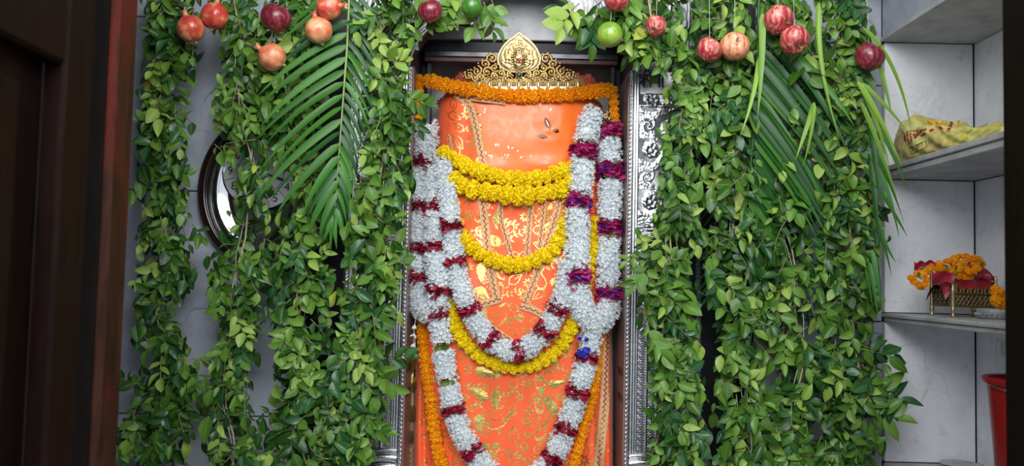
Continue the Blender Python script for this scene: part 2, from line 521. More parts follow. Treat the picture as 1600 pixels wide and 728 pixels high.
# back wall of marble slabs: grime bed behind, slabs proud of it
b = Buf()
box(b, -1.45, XC - HW - .002, .035, .30, 0, ZT); box(b, XC + HW + .002, X2 + .1, .035, .30, 0, ZT)
box(b, XC - HW - .002, XC + HW + .002, NB + .02, .30, 0, ZT)
wall_back = structure('wall_back', b, M_grime)
def slab(x0, x1, z0, z1, m, y=0.0, parent=wall_back, label=None, dep=.03):
    b = Buf(); j = .0016
    box(b, x0 + j, x1 - j, y, y + dep, z0 + j, z1 - j, 0, .0015)
    return part('marble_slab', b, m, parent, False, label=label)
xsL = [-1.40, -1.02, float(P(470, 400, 0)[0])]
zs = [0.0, .38, .80, float(P(300, 218, 0)[2]) - .02, 1.74, 2.12, ZT]
for i in range(len(xsL) - 1):
    zz = zs if i == 0 else [0.0, .55, .98, 1.56, 2.02, ZT]
    for k in range(len(zz) - 1): slab(xsL[i], xsL[i + 1], zz[k], zz[k + 1], M_wall)
xbl = float(P(470, 400, 0)[0]); xg = float(P(1178, 400, 0)[0])
slab(xbl, XC - OW, 0, ZT, M_black, .006, label='black granite strip')
slab(XC + OW, xg, 0, ZT, M_black, .006, label='black granite strip')
for z0, z1 in ((0, .72), (.72, 1.26), (1.26, 1.88), (1.88, ZT)): slab(xg, X1, z0, z1, M_wall)
# left side wall, right wall with the recessed cupboard, ceiling, floor
b = Buf(); box(b, -1.50, -1.42, -.95, .3, 0, ZT); structure('wall_left', b, M_wall)
b = Buf(); box(b, -2.2, 2.2, -4.5, .35, -.06, 0); structure('floor', b, M_floor)
b = Buf(); box(b, -1.5, 1.4, -.95, .35, ZT, ZT + .08); structure('ceiling', b, M_ceil)
zS = [float(P(1385, 489, 0)[2]), float(P(1385, 262, 0)[2]), float(P(1385, 71, 0)[2])]   # tops of shelf, underside of lintel
z_bot = float(P(1385, 722, 0)[2]); z_lintel = float(P(1385, 66, 0)[2])
YF = -.80
b = Buf()
box(b, X2 + .012, X2 + .10, YF, .035, 0, ZT)
wall_right = structure('wall_right', b, M_grime)
for z0, z1 in ((z_bot, zS[0] - .022), (zS[0], zS[1] - .03), (zS[1], z_lintel)):
    b = Buf(); box(b, X2, X2 + .012, YF, 0, z0 + .001, z1 - .001, 0, .001)
    part('marble_slab', b, M_white, wall_right, False)
    slab(X1 + .004, X2 - .002, z0, z1, M_white, -.002)
b = Buf(); box(b, X1, X2 + .012, YF, 0.0, z_lintel + .012, ZT); part('marble_fascia', b, M_wall, wall_right, False)
b = Buf(); box(b, X1 - .006, X2 + .012, YF, 0.0, z_lintel, z_lintel + .0115, 0, .001); part('marble_lintel', b, M_shelf, wall_right, False)
b = Buf(); box(b, X1, X2 + .012, YF, -0.0, 0, z_bot, 0, .003); part('marble_plinth', b, M_shelf, wall_right, False)
# two marble shelves in the cupboard, each with a second strip under its edge
for lab, z, t in (('marble shelf carrying the yellow plastic bag, upper of two', zS[1], .03), ('marble shelf carrying the brass cradle, lower of two', zS[0], .022)):
    b = Buf()
    box(b, X1 - .004, X2 - .001, YF, -.003, z - t * .45, z, 0, .002)
    box(b, X1 + .002, X2 - .001, YF, -.003, z - t, z - t * .46, 0, .002)
    tag(part('marble_shelf', b, M_shelf, None, False), lab, 'shelf')
# front wall beside the doorway (outside the picture, it closes the shrine room)
zdoor = 2.42
b = Buf()
xl = float(P(201, 364, -.9)[0]); xr = float(P(1566, 364, -.9)[0])
box(b, -1.5, xl - .16, -1.0, -.9, 0, ZT); box(b, xr + .16, 1.5, -1.0, -.9, 0, ZT)
structure('wall_front', b, M_wall)
# wooden door frame posts and the leaves folded back towards the viewer
def jamb(name, x0, x1, y0, y1, m, sx):
    b = Buf(); box(b, x0, x1, y0, y1, 0, ZT, 0, .006)
    o = part(name, b, m, None, False); o['kind'] = 'structure'
    return o
j1 = jamb('trim_1', xl - .16, xl, -.965, -.90, M_door2, 1)
j2 = jamb('trim_2', xr, xr + .16, -1.25, -.90, M_door_r, 1)
b = Buf(); box(b, xl - .158, xl - .012, -.968, -.9655, .001, ZT - .001); part('gap_shade_board', b, M_door_r, j1, False)  # added black board, stands for the shade in the gap beside the leaf
def leaf_door(name, x, side, y0, y1, mt):
    """side=+1: the face looks towards +X"""
    t = .035; xs = sorted((x, x - side * t))
    z0, z1 = .02, float(P(100, -260, -1.15)[2])
    b = Buf()
    box(b, *sorted((x - side * .030, x - side * t)), y0 + .075, y1 - .075, z0, z1, 0)
    o = part(name, b, mt, None, False); o['kind'] = 'structure'
    for (a, c) in ((y0, y0 + .075), (y1 - .075, y1)):
        b = Buf(); box(b, *xs, a, c, z0, z1, 0, .006); part('stile', b, mt, o, False)
    zr = float(P(60, 40, -1.2)[2]) if side > 0 else z1 - .3
    for (a, c) in ((z0, z0 + .14), (zr - .02, zr + .10), (z1 - .10, z1)):
        b = Buf(); box(b, *xs, y0 + .075, y1 - .075, a, c, 0, .005); part('rail', b, mt, o, False)
    for (a, c) in ((z0 + .18, .84), (.98, zr - .055)):
        b = Buf(); box(b, *sorted((x - side * .010, x - side * .03)), y0 + .12, y1 - .150, a, c, 0, .010)
        part('raised_panel', b, mt, o, False)
    return o
leaf_door('door_1', xl - .006, 1, -1.62, -1.018, M_door)
leaf_door('door_2', xr + .004, -1, -1.85, -1.27, M_door_r)
b = Buf(); zz = float(P(800, -45, -.16)[2])
tube(b, [(-1.42, -.16, zz + .05), (1.0, -.16, zz + .05)], .008, 8, up=(0, 0, 1))
tag(part('hanging_rod', b, M_steel), 'steel rod above the shrine from which the leaf strings hang', 'rod')

# ------------------------------------------------------------------ niche: granite inner frame, back, slab above
niche = thing('niche', 'dark stone niche with granite inner frame behind the idol', 'niche', (XC, NB, .55))
zbase = .62
b = Buf(); box(b, XC - HW, XC + HW, NB - .004, NB + .02, zbase, ZT); part('back_slab', b, M_niche, niche, False)
zg0 = float(P(805, 66, .10)[2])
b = Buf(); box(b, XC - HW, XC + HW, .085, NB - .01, zg0 + .002, ZT, 0, .002); part('upper_slab', b, M_niche, niche, False)
b = Buf(); box(b, XC - HW, XC + HW, .10, NB - .01, zg0 - .030, zg0, 0, .002); part('lintel', b, M_black, niche, False)
b = Buf(); box(b, XC - HW + .012, XC + HW - .012, .092, .14, zg0 - .046, zg0 - .0305, 0, .002); part('ledge', b, M_granite, niche, False)
b = Buf(); box(b, XC - HW + .012, XC + HW - .012, .094, .14, zg0 - .060, zg0 - .0465, 0, .002)
part('ledge_underside', b, simple('red_stained_wood', (.09, .018, .012), .5, col2=(.04, .01, .008)), niche, False)
for s in (-1, 1):
    b = Buf(); box(b, *sorted((XC + s * HW, XC + s * (HW - .018))), .12, NB - .01, zbase, zg0 - .061, 0, .002); part('upright', b, M_black, niche, False)
    b = Buf(); box(b, *sorted((XC + s * (HW - .0185), XC + s * (HW - .032))), .105, .15, zbase, zg0 - .061, 0, .002); part('upright', b, M_granite, niche, False)
b = Buf(); box(b, XC - HW, XC + HW, -.05, NB - .01, .5, zbase, 0, .003); part('plinth', b, M_niche, niche, False)

# ------------------------------------------------------------------ embossed silver frame
def relief(u, w, v):
    """height of the embossing; u across 0..1 (0 at the opening), w metres across, v height in metres"""
    x = u * w; h = np.zeros_like(u)
    def bell(d, s): return np.exp(-(d / s) ** 2)
    for c in (.006, w - .006):                        # twisted ropes at both edges
        k = np.sin((v + (x - c) * 1.4) * 2 * PI / .009)
        h += .0022 * bell(x - c, .0042) * (1 + .6 * k)
    for c in (.015, w - .016, .0215):
        h += .0016 * bell(x - c, .0016)
    inner = (x > .026) & (x < w - .024)
    zl = 1.22
    up = v > zl
    # upper: rosettes, scrolls and leaves
    p = .066; q = np.floor(v / p); vv = (v / p - q - .5) * p; side = np.where(q % 2 == 0, 1, -1)
    cx = w / 2 + side * .022
    dx = x - cx; r = np.hypot(dx, vv); a = np.arctan2(vv, dx)
    ros = bell(r - .014, .0045) * (.6 + .4 * np.cos(7 * a)) + 1.1 * bell(r, .0045)
    spir = np.cos(3 * a * 0 + 1.0 * a - np.log(r + .003) * 5.5 * side) * bell(r - .030, .017)
    dx2 = x - (w / 2 - side * .030); r2 = np.hypot(dx2, vv); a2 = np.arctan2(vv, dx2)
    sp2 = np.cos(2 * a2 - r2 * 420) * bell(r2, .018)
    lf = np.sin(x * 520 + np.sin(v * 190) * 2.2) * np.cos(v * 430 + np.sin(x * 210) * 2)
    hu = .0030 * ros + .0020 * spir + .0018 * sp2 + .0007 * lf
    # capital with fluted volutes
    c0 = 1.455
    fl = bell(v - c0, .035)
    flute = .0035 * np.cos((v - c0) * 2 * PI / .010 + ((x / w - .5) * 7) ** 2)
    hu = hu * (1 - fl) + fl * (flute * (np.abs(vv) < 1) + .004 * bell(x - w / 2, .03))
    for z in (c0 - .035, c0 + .035, c0 - .043, 1.845, 1.80):
        hu = hu + .0035 * bell(v - z, .0022)
    # lower: vertical herring-bone bands between reeds
    band = (x * 1.0) % .026; k = band - .013
    hb = .0016 * np.sin((v + np.abs(k) * 1.2) * 2 * PI / .0065) * (np.abs(k) < .008) + .002 * bell(np.abs(k) - .0125, .0014)
    hl = hb
    t = np.clip((v - zl) / .02, 0, 1)
    hh = hu * t + hl * (1 - t)
    # plain name plate under the capital of the arch
    zp0, zp1 = float(P(1020, 148, FY)[2]), float(P(1020, 99, FY)[2])
    pl = (v > zp0) & (v < zp1)
    hh = np.where(pl, 0.0 * v, hh)
    return h + np.where(inner, hh, 0)
frame = thing('silver_shrine_frame', 'embossed silver frame with scalloped arch around the orange idol', 'shrine frame', (XC, 0, .55))
W = OW - HW
z_spring = float(P(641, 104, FY)[2])
for s in (-1, 1):
    z0, z1 = .55, z_spring
    nv = int((z1 - .78) / .0019); nu = int(W / .0019)
    uu, vv = np.meshgrid(np.linspace(0, 1, nu), np.linspace(.78, z1, nv), indexing='ij')
    hgt = relief(uu, W, vv)
    X = XC + s * (HW + uu * W)
    v = np.stack([X, FY - hgt, vv], -1).reshape(-1, 3)
    f = gridf(nu, nv)
    if s > 0: f = f[:, ::1]
    else: f = f[:, ::-1]
    b = Buf(); b.add(v, f)
    box(b, *sorted((XC + s * HW, XC + s * OW)), FY + .0005, 0.004, z0, .78)
    box(b, *sorted((XC + s * HW, XC + s * OW)), FY + .0005, 0.004, .78, z1)
    part('embossed_pilaster', b, M_silver, frame)
    # wooden reveal of the opening with painted bands
    b = Buf(); box(b, *sorted((XC + s * (HW - .004), XC + s * HW)), FY + .003, .118, zbase, z1, 0, .001)
    rv = part('wooden_reveal', b, M_reveal, frame, False)
    for zc_ in (float(P(975, 582, -.02)[2]), float(P(975, 622, -.02)[2])):
        b = Buf(); box(b, *sorted((XC + s * (HW - .0055), XC + s * (HW - .0035))), FY + .012, .05, zc_ - .009, zc_ + .009)
        part('dark_band', b, simple('dark_band', (.05, .018, .014), .4), rv, False)
    b = Buf(); pts = [(XC + s * (HW + .002), FY - .004, z) for z in np.linspace(.6, z1, 500)]
    tube(b, pts, .0028 * (1 + .35 * np.sin(np.arange(500) * 1.5)), 6)
    part('rope_edge', b, M_silver_s, frame)
# arch with scalloped inner edge
lob = [(641, 104), (644, 90), (651, 72), (662, 56), (677, 43), (695, 34), (714, 30), (729, 33), (739, 41)]
lob2 = [(741, 24), (748, 8), (758, -6), (772, -17), (788, -24), (808, -27)]
left = [P(x, y, FY) for x, y in lob + lob2]
inner = [(p[0], p[2]) for p in left]
inner[-1] = (XC, inner[-1][1])
def mir(p): return (2 * XC - p[0], p[1])
innerL = smooth_path(inner[:9], 40); innerL2 = smooth_path(inner[8:], 24)[1:]
half = np.vstack([innerL, innerL2]); full = np.vstack([half, [mir(p) for p in half[::-1][1:]]])
n = len(full)
cz = z_spring - .02
outer = []
zmax = ZT - .005
for (x, z) in full:
    dx, dz = x - XC, z - cz
    t = min(abs(OW / dx) if abs(dx) > 1e-6 else 1e9, (zmax - cz) / dz if dz > 1e-6 else 1e9)
    outer.append((XC + dx * t, cz + dz * t))
outer = np.array(outer); outer[0] = (XC - OW, z_spring); outer[-1] = (XC + OW, z_spring)
nr = 90
tt = np.linspace(0, 1, nr)[:, None, None]
G = full[None] * (1 - tt) + outer[None] * tt              # nr x n x 2
G = G.transpose(1, 0, 2)
arc = np.concatenate([[0], np.cumsum(np.linalg.norm(np.diff(full, axis=0), axis=1))])
dist = np.linalg.norm(G - full[:, None], axis=2)
uu = np.clip(dist / W, 0, 3); h = relief(np.minimum(uu, .86), W, 1.52 + arc[:, None] * .6 + 0 * uu) + .0025 * np.sin(G[..., 0] * 330 + 2 * np.sin(G[..., 1] * 150)) * np.sin(G[..., 1] * 300 + 2 * np.sin(G[..., 0] * 170)) * (uu > .2)
v = np.stack([G[..., 0], FY - h, G[..., 1]], -1).reshape(-1, 3)
b = Buf(); b.add(v, gridf(n, nr)[:, ::-1]); part('embossed_arch', b, M_silver_a, frame)
b = Buf()
vv = np.vstack([np.column_stack([full[:, 0], np.full(n, FY + .001), full[:, 1]]), np.column_stack([full[:, 0], np.full(n, .0), full[:, 1]]),
                np.column_stack([outer[:, 0], np.full(n, .0), outer[:, 1]])])
b.add(vv, [(i, i + 1, n + i + 1, n + i) for i in range(n - 1)] + [(n + i, n + i + 1, 2 * n + i + 1, 2 * n + i) for i in range(n - 1)])
part('arch_reveal', b, wood('arch_wood', (.05, .018, .012), (.12, .05, .035), .35), frame)
for k, (rr, off) in enumerate(((.0045, .003), (.0028, .011))):
    b = Buf(); g = smooth_path(full, 900) if False else resample(full + norm(outer - full) * off, n=900)
    tube(b, np.column_stack([g[:, 0], np.full(900, FY - .005), g[:, 1]]), rr * (1 + .28 * np.sin(np.arange(900) * 1.4)), 7, up=(0, -1, 0.001))
    part('beaded_moulding', b, M_silver_s, frame)
# raised Devanagari lettering on the right name plate, built from strokes
LX, LY = 996, 105
strokes = [[(0, 0), (44, 0)], [(4, 4), (8, 3), (10, 6), (7, 9), (3, 9)], [(4, 9), (9, 13), (13, 17)], [(12, 0), (12, 17)],
           [(3, 12), (7, 11), (12, 10)], [(12, 0), (13, -5), (18, -7), (22, -4), (23, 0)], [(23, 0), (23, 17)], [(17, 2), (16, 6), (20, 8), (23, 8)],
           [(29, 0), (29, 8), (32, 10), (38, 10)], [(38, 0), (38, 17)], [(44, 0), (44, 17)]]
b = Buf()
for st in strokes:
    pts = [P(LX + x * .9, LY + 12 + y * 1.15, FY - .0022) for x, y in st]
    pts = smooth_path(pts, 14) if len(pts) > 2 else resample(pts, n=4)
    tube(b, pts, .0019, 6, up=(0, -1, .01))
lt = part('raised_lettering', b, M_silver, frame)
# base moulding of the frame, lower left
for s in (-1, 1):
    b = Buf()
    zc_ = float(P(580, 714, FY)[2])
    for k, (dz, r) in enumerate(((0, .012), (-.022, .009), (.018, .006))):
        x0, x1_ = sorted((XC + s * (HW + .01), XC + s * (OW + .05)))
        pts = np.column_stack([np.linspace(x0, x1_, 60), np.full(60, FY - .012), zc_ + dz + .004 * np.sin(np.linspace(0, 9, 60))])
        tube(b, pts, r, 10, up=(0, 0, 1))
    part('base_moulding', b, M_silver_s, frame)

# ------------------------------------------------------------------ idol and its cloth
z_top = float(P(800, 112, .06)[2])
PYZ = [(float(P(800, py, 0.02)[2]), w) for py, w in ((112, 60), (122, 98), (135, 122), (152, 133), (300, 142), (450, 153), (600, 158), (728, 160), (820, 160))]
PYZ = PYZ[::-1]
def halfw(z): return np.interp(z, [a for a, _ in PYZ], [w * mpp(.05) for _, w in PYZ])
z148 = float(P(800, 150, .02)[2]); z300 = float(P(800, 290, .0)[2])
def bodyY(x, z, folds=True):
    x = np.asarray(x, float); z = np.asarray(z, float)
    w = halfw(z); t = np.clip((x - XC) / w, -1, 1)
    y = .150 - .145 * (1 - np.abs(t) ** 4.2) ** .40
    y = y - .022 * np.exp(-((z - 1.30) / .16) ** 2) * (1 - t * t)          # belly
    y = y + .05 * np.clip((z - z148) / .05, 0, 1.5) ** 2                   # head rounds back
    return y
def clothY(x, z):
    x = np.asarray(x, float); z = np.asarray(z, float)
    w = halfw(z); t = (x - XC) / w
    low = np.clip((1.42 - z) / .3, 0, 1)
    e = np.clip((np.abs(t) - .62) / .25, 0, 1)
    f = .008 * np.sin(x * 150 + z * 9) * e * low + .0028 * np.sin(x * 46 + z * 5 * t) * (1 - e * .5)
    f += .004 * np.sin(z * 55 + np.abs(t) * 5) * np.exp(-((z - 1.52) / .12) ** 2)
    return bodyY(x, z) - .009 + f - .012 * np.exp(-((np.abs(t) - .93) / .06) ** 2) * low
def PC(px, py, off=0.0, fn=clothY, ymax=.07):
    Y = 0.0
    for _ in range(5):
        p = P(px, py, Y); Y = float(min(fn(p[0], p[2]), ymax)) - off
    return P(px, py, Y)
idol = thing('idol', 'vermilion coated idol draped in orange gold-printed cloth inside the silver frame', 'idol', (XC, .08, zbase))
nz, nx = 190, 120
zz = np.linspace(zbase + .001, z_top, nz); ts = np.sin(np.linspace(-PI / 2, PI / 2, nx))
Z, T = np.meshgrid(zz, ts, indexing='ij'); Xg = XC + T * halfw(Z)
Yg = bodyY(Xg, Z)
# the face: broad cheek, brow hollow, snout and eyes sit to the right of centre
def dimple(px, py, rx, ry, amp):
    p = P(px, py, 0.0); m = mpp(0)
    return amp * np.exp(-((Xg - p[0]) / (rx * m)) ** 2 - ((Z - p[2]) / (ry * m)) ** 2)
Yg += dimple(820, 215, 85, 60, -.012) + dimple(862, 205, 22, 20, -.006) + dimple(845, 190, 14, 16, .004) + dimple(858, 212, 9, 6, .003)
Yg += dimple(770, 262, 30, 12, -.004) + dimple(850, 258, 26, 10, -.005) + dimple(880, 180, 14, 25, -.004) + dimple(900, 200, 10, 40, .006)
v = np.stack([Xg, Yg, Z], -1).reshape(-1, 3)
b = Buf(); b.add(v, gridf(nz, nx)[:, ::-1])
vb = v.copy().reshape(nz, nx, 3); vb[..., 1] = np.maximum(vb[..., 1], .19); vb[..., 1] = np.where(np.abs(T) > .98, vb[..., 1], .2)
b.add(vb.reshape(-1, 3), gridf(nz, nx))
# side and top closing strips
V3 = v.reshape(nz, nx, 3)
for c in (0, -1):
    q = np.vstack([V3[:, c], vb[:, c]]); b.add(q, [(i, i + 1, nz + i + 1, nz + i) for i in range(nz - 1)])
q = np.vstack([V3[-1], vb[-1]]); b.add(q, [(i, i + 1, nx + i + 1, nx + i) for i in range(nx - 1)])
body = part('body', b, M_sindoor, idol, label='glossy vermilion face and body')
def bodyFace(x, z):
    p = [(820, 215, 85, 60, -.012), (862, 205, 22, 20, -.006), (845, 190, 14, 16, .004), (858, 212, 9, 6, .003)]
    y = bodyY(x, z)
    for px, py, rx, ry, a in p:
        c = P(px, py, 0); m = mpp(0)
        y = y + a * np.exp(-((x - c[0]) / (rx * m)) ** 2 - ((z - c[2]) / (ry * m)) ** 2)
    return y
# crust of vermilion on top of the head
for x0, x1_, side in ((700, 752, 0), (878, 935, 1)):
    b = Buf()
    g = []
    nn, kk = 46, 22
    for i in range(nn):
        for j in range(kk):
            px = x0 + (x1_ - x0) * i / (nn - 1); env = math.sin(PI * min(1, max(0, (i + 2) / (nn + 3)))) ** .5
            top = 137 - env * 22 * (1 + .06 * math.sin(i * 1.3) + .14 * math.sin(i * .35 + 2))
            py = 142 + (top - 142) * (j / (kk - 1))
            g.append(P(px, py, .035 + .035 * (j / (kk - 1)) ** 2 + .003 * math.sin(i * 2.3 + j * 1.9) * math.cos(j * 2.9 - i)))
    g = np.array(g); b.add(g, gridf(nn, kk)[:, ::-1])
    g2 = g.copy(); g2[:, 1] = .09; b.add(g2, gridf(nn, kk))
    cr = part('vermilion_crust', b, M_crust, idol)
# eyes
def decal_disc(b, px, py, rx, ry, ang, fn, off, mat=0, n=16, thick=.001):
    c = PC(px, py, off, fn); v = [c - np.array([0, thick, 0])]
    for i in range(n):
        a = 2 * PI * i / n; x = rx * math.cos(a); y = ry * math.sin(a) * (1 - .25 * abs(math.cos(a)))
        ca, sa = math.cos(ang), math.sin(ang)
        v.append(PC(px + x * ca - y * sa, py + x * sa + y * ca, off, fn))
    b.add(v, [(0, 1 + (i + 1) % n, 1 + i) for i in range(n)], mat)
for (px, py, rx, ry, a, w) in ((855, 193, 8.5, 3.4, 1.15, 1), (869, 205, 4.5, 2.8, .2, 0), (848, 214, 6.0, 2.2, .15, 0)):
    b = Buf(); decal_disc(b, px, py, rx, ry, a, bodyFace, .0012)
    # lid: raised roll of paste above the eye
    lid = [PC(px + rx * 1.15 * math.cos(t_) * math.cos(a) - ry * 1.3 * math.sin(t_) * math.sin(a), py + rx * 1.15 * math.cos(t_) * math.sin(a) + ry * 1.3 * math.sin(t_) * math.cos(a), .001, bodyFace) for t_ in np.linspace(PI * .9, PI * 2.1, 16)]
    e = part('eye', b, M_eye, idol)
    b = Buf(); tube(b, lid, .0022 * np.sin(np.linspace(.25, PI - .25, 16)), 6); part('eyelid', b, M_sindoor, e)
    if w: b = Buf(); decal_disc(b, px + .5, py - .5, rx * .72, ry * .42, a, bodyFace, .0026); part('eye_white', b, M_eyew, e)
# flecks of silver leaf stuck on the paste
b = Buf(); r_ = random.Random(5)
for (px, py, rx, ry, k) in ((866, 176, 9, 9, 9), (882, 172, 4, 9, 6), (873, 188, 6, 5, 5), (842, 163, 5, 6, 4), (746, 188, 5, 8, 3), (773, 226, 4, 3, 2), (765, 254, 12, 12, 8),
                            (832, 253, 16, 12, 10), (850, 252, 5, 8, 4), (800, 232, 18, 8, 5), (758, 172, 5, 5, 3), (785, 250, 8, 6, 3)):
    for _ in range(k):
        x = px + r_.gauss(0, rx * .5); y = py + r_.gauss(0, ry * .5)
        decal_disc(b, x, y, r_.uniform(1.0, 3.4), r_.uniform(.7, 1.9), r_.uniform(0, 3), bodyFace, .0006, n=6, thick=.0003)
part('silver_leaf_flecks', b, M_silfoil, idol, kind='stuff')

# cloth as its own thing, with an open neck that leaves the face bare
cloth = thing('draped_cloth', 'orange cloth printed with gold paisleys, wrapped around the idol', 'cloth', (XC, 0, zbase))
nz2 = 230; c1, c2, c3 = 46, 60, 46
zz = np.linspace(zbase + .003, z148, nz2)
zn = [float(P(800, py, 0)[2]) for py in (305, 268, 210, 165, 146)]
xln = [float(P(px, 200, 0)[0]) for px in (765, 757, 748, 734, 712)]; xrn = [float(P(px, 200, 0)[0]) for px in (872, 886, 905, 926, 934)]
rows = []
for z in zz:
    w = float(halfw(z)); a = np.interp(z, zn, xln); c = np.interp(z, zn, xrn)
    rows.append(np.concatenate([XC + w * np.sin(np.linspace(-PI / 2, math.asin((a - XC) / w), c1)), np.linspace(a, c, c2 + 2)[1:-1],
                                XC + w * np.sin(np.linspace(math.asin((c - XC) / w), PI / 2, c3))]))
Xg = np.array(rows); nc = Xg.shape[1]; Zg = np.repeat(zz[:, None], nc, 1)
Yg = clothY(Xg, Zg)
Yg = np.minimum(Yg, .155)
v = np.stack([Xg, Yg, Zg], -1)
f = gridf(nz2, nc).reshape(nz2 - 1, nc - 1, 4)
keep = np.ones((nz2 - 1, nc - 1), bool)
keep[zz[:-1] > z300, c1 - 1:c1 + c2] = False
f = f[keep][:, ::-1]
b = Buf(); b.add(v.reshape(-1, 3), f)
cl = part('cloth_body', b, M_cloth, cloth)
sol = cl.modifiers.new('thickness', 'SOLIDIFY'); sol.thickness = .0015; sol.offset = 0
# lace strips stitched on the cloth
def ribbon(b, pts, wpx, off, mat=0, wave=0, fn=clothY, n=None, zig=0):
    p = smooth_path(pts, n or max(8, int(len(pts) * 9)))
    T = norm(np.gradient(p, axis=0)); Nn = np.stack([-T[:, 1], T[:, 0]], 1)
    m = len(p); v = []
    for i in range(m):
        sh = zig * math.sin(i * 1.6)
        for k, q in enumerate((-.5, -.17, .17, .5)):
            bumpo = off + (.0012 if k in (1, 2) else 0) + wave * (.5 + .5 * math.sin(i * 2.1 + k))
            v.append(PC(p[i, 0] + Nn[i, 0] * (q * wpx + sh), p[i, 1] + Nn[i, 1] * (q * wpx + sh), bumpo, fn, .10))
    f = gridf(m, 4)
    b.add(v, f, mat)
laces = [([(712, 146), (733, 165), (745, 205), (752, 240), (760, 272)], 12), ([(932, 160), (917, 195), (902, 230), (888, 264)], 9),
         ([(752, 308), (758, 350), (762, 395), (768, 430), (776, 466)], 13), ([(734, 479), (758, 474), (783, 466)], 12),
         ([(783, 308), (783, 340), (792, 375), (801, 402)], 8), ([(831, 310), (827, 350), (823, 400)], 9), ([(851, 308), (847, 350), (843, 385)], 8),
         ([(876, 306), (866, 345), (851, 385), (838, 430), (820, 472)], 11), ([(813, 478), (835, 485), (862, 500)], 11),
         ([(648, 500), (641, 560), (640, 640), (640, 740)], 13), ([(949, 520), (947, 580), (944, 640), (934, 740)], 15),
         ([(722, 152), (750, 155), (790, 160)], 8), ([(745, 492), (770, 512), (800, 532)], 7), ([(700, 210), (706, 240), (716, 270)], 6)]
for pts, w in laces:
    b = Buf(); L = int(np.sum(np.linalg.norm(np.diff(np.array(pts, float), axis=0), axis=1)) / 2.2)
    ribbon(b, pts, w, .003, 0, .0018, n=max(12, L))
    l = part('lace_strip', b, M_lace, cloth)
    b = Buf(); ribbon(b, pts, max(1.6, w * .16), .0052, 0, 0, n=max(12, L), zig=w * .14); part('red_stitching', b, M_lace_red, l)
# gold foil print: paisleys, leaves, star flowers and sprigs
gp = Buf()
def poly(pts, px, py, s, a, off=.0011):
    ca, sa = math.cos(a) * s, math.sin(a) * s
    v = [PC(px + x * ca - y * sa, py + x * sa + y * ca, off, clothY, .09) for x, y in pts]
    c = np.mean(v, axis=0)
    gp.add([c] + v, [(0, 1 + (i + 1) % len(v), 1 + i) for i in range(len(v))])
def line(pts, px, py, s, a, w, off=.0011):
    ca, sa = math.cos(a) * s, math.sin(a) * s
    p = smooth_path(pts, max(5, len(pts) * 4))
    q = np.stack([px + p[:, 0] * ca - p[:, 1] * sa, py + p[:, 0] * sa + p[:, 1] * ca], 1)
    T = norm(np.gradient(q, axis=0)); Nn = np.stack([-T[:, 1], T[:, 0]], 1) * w / 2
    v = []
    for i in range(len(q)):
        for g in (-1, 1): v.append(PC(*(q[i] + g * Nn[i]), off, clothY, .09))
    gp.add(v, gridf(len(q), 2))
def leafp(px, py, s, a, L=9, wd=3.2):
    poly([(0, 0), (L * .3, -wd * .5), (L * .65, -wd * .42), (L, 0), (L * .65, wd * .42), (L * .3, wd * .5)], px, py, s, a)
def paisley(px, py, s, a):
    pts = []; n = 26
    for i in range(n):
        t = 2 * PI * i / n; r = 10 * (1 + .13 * (i % 2)); x = r * math.cos(t); y = r * .78 * math.sin(t)
        if x > 0: y += .0; x *= 1.0
        k = max(0, -math.cos(t)) ** 3; pts.append((x - 10 * k, y + 6 * k))
    poly(pts, px, py, s, a)
    line([(-2, -3), (3, -3), (4, 2), (-1, 4), (-5, 2)], px, py, s, a, 0.1, .0016)
    for k in range(3): leafp(px + (11 + k * 3) * s * math.cos(a + 1.2 + k * .5), py + (11 + k * 3) * s * math.sin(a + 1.2 + k * .5), s * .5, a + 1.2 + k * .5)
def almond(px, py, s, a):
    up = [(-10, 0), (-5, -5.5), (2, -6), (8, -3), (13, 0)]; dn = [(x, -y) for x, y in up]
    line(up, px, py, s, a, 1.5 * s); line(dn, px, py, s, a, 1.5 * s)
    line([(-10, 0), (-14, 3), (-19, 2)], px, py, s, a, 1.0 * s); line([(0, 0), (8, 0)], px, py, s, a, 1.2 * s)
def star(px, py, s, a):
    for k in range(8):
        t = a + k * PI / 4; leafp(px + 2.2 * s * math.cos(t), py + 2.2 * s * math.sin(t), s, t, 7, 3.0)
def sprig(px, py, s, a):
    st = [(0, 0), (8, -3), (16, -2), (25, -7), (33, -5)]; line(st, px, py, s, a, 1.1 * s)
    for i, (x, y) in enumerate(st[1:]):
        for g in (-1, 1):
            ca, sa = math.cos(a) * s, math.sin(a) * s
            leafp(px + x * ca - y * sa, py + x * sa + y * ca, s, a + g * .95, 8.5, 3.6)
def rosette(px, py, s, a):
    for k in range(6):
        t = a + k * PI / 3; line([(3, 0), (5, 2), (7, 1), (6, -2)], px, py, s, t, 1.0 * s)
    poly([(1.5 * math.cos(t), 1.5 * math.sin(t)) for t in np.linspace(0, 2 * PI, 7)[:-1]], px, py, s, 0)
kinds = [paisley, sprig, star, almond, sprig, rosette, leafp, almond, star, paisley]
row = 0; r_ = random.Random(3); y = 160
while y < 745:
    x = 648 + (row % 2) * 17 + r_.uniform(-3, 3); col = row * 3
    while x < 952:
        infc = (y < 285 and 738 < x < 912) or (y < 150)
        xl_ = 632 if y > 480 else 672
        if not infc and x > xl_:
            k = kinds[(col + row * 2) % len(kinds)]
            s = r_.uniform(.85, 1.15)
            if k is leafp: k(x, y, 1.3 * s, r_.uniform(0, 6))
            elif k is sprig: k(x - 14, y + 3, .85 * s, r_.uniform(-.7, .7) + (PI if False else 0))
            else: k(x + r_.uniform(-4, 4), y + r_.uniform(-4, 4), s * .95, r_.uniform(0, 6))
        x += 22; col += 1
    y += 20; row += 1
part('gold_print', gp, M_foil, cloth, False, kind='stuff')

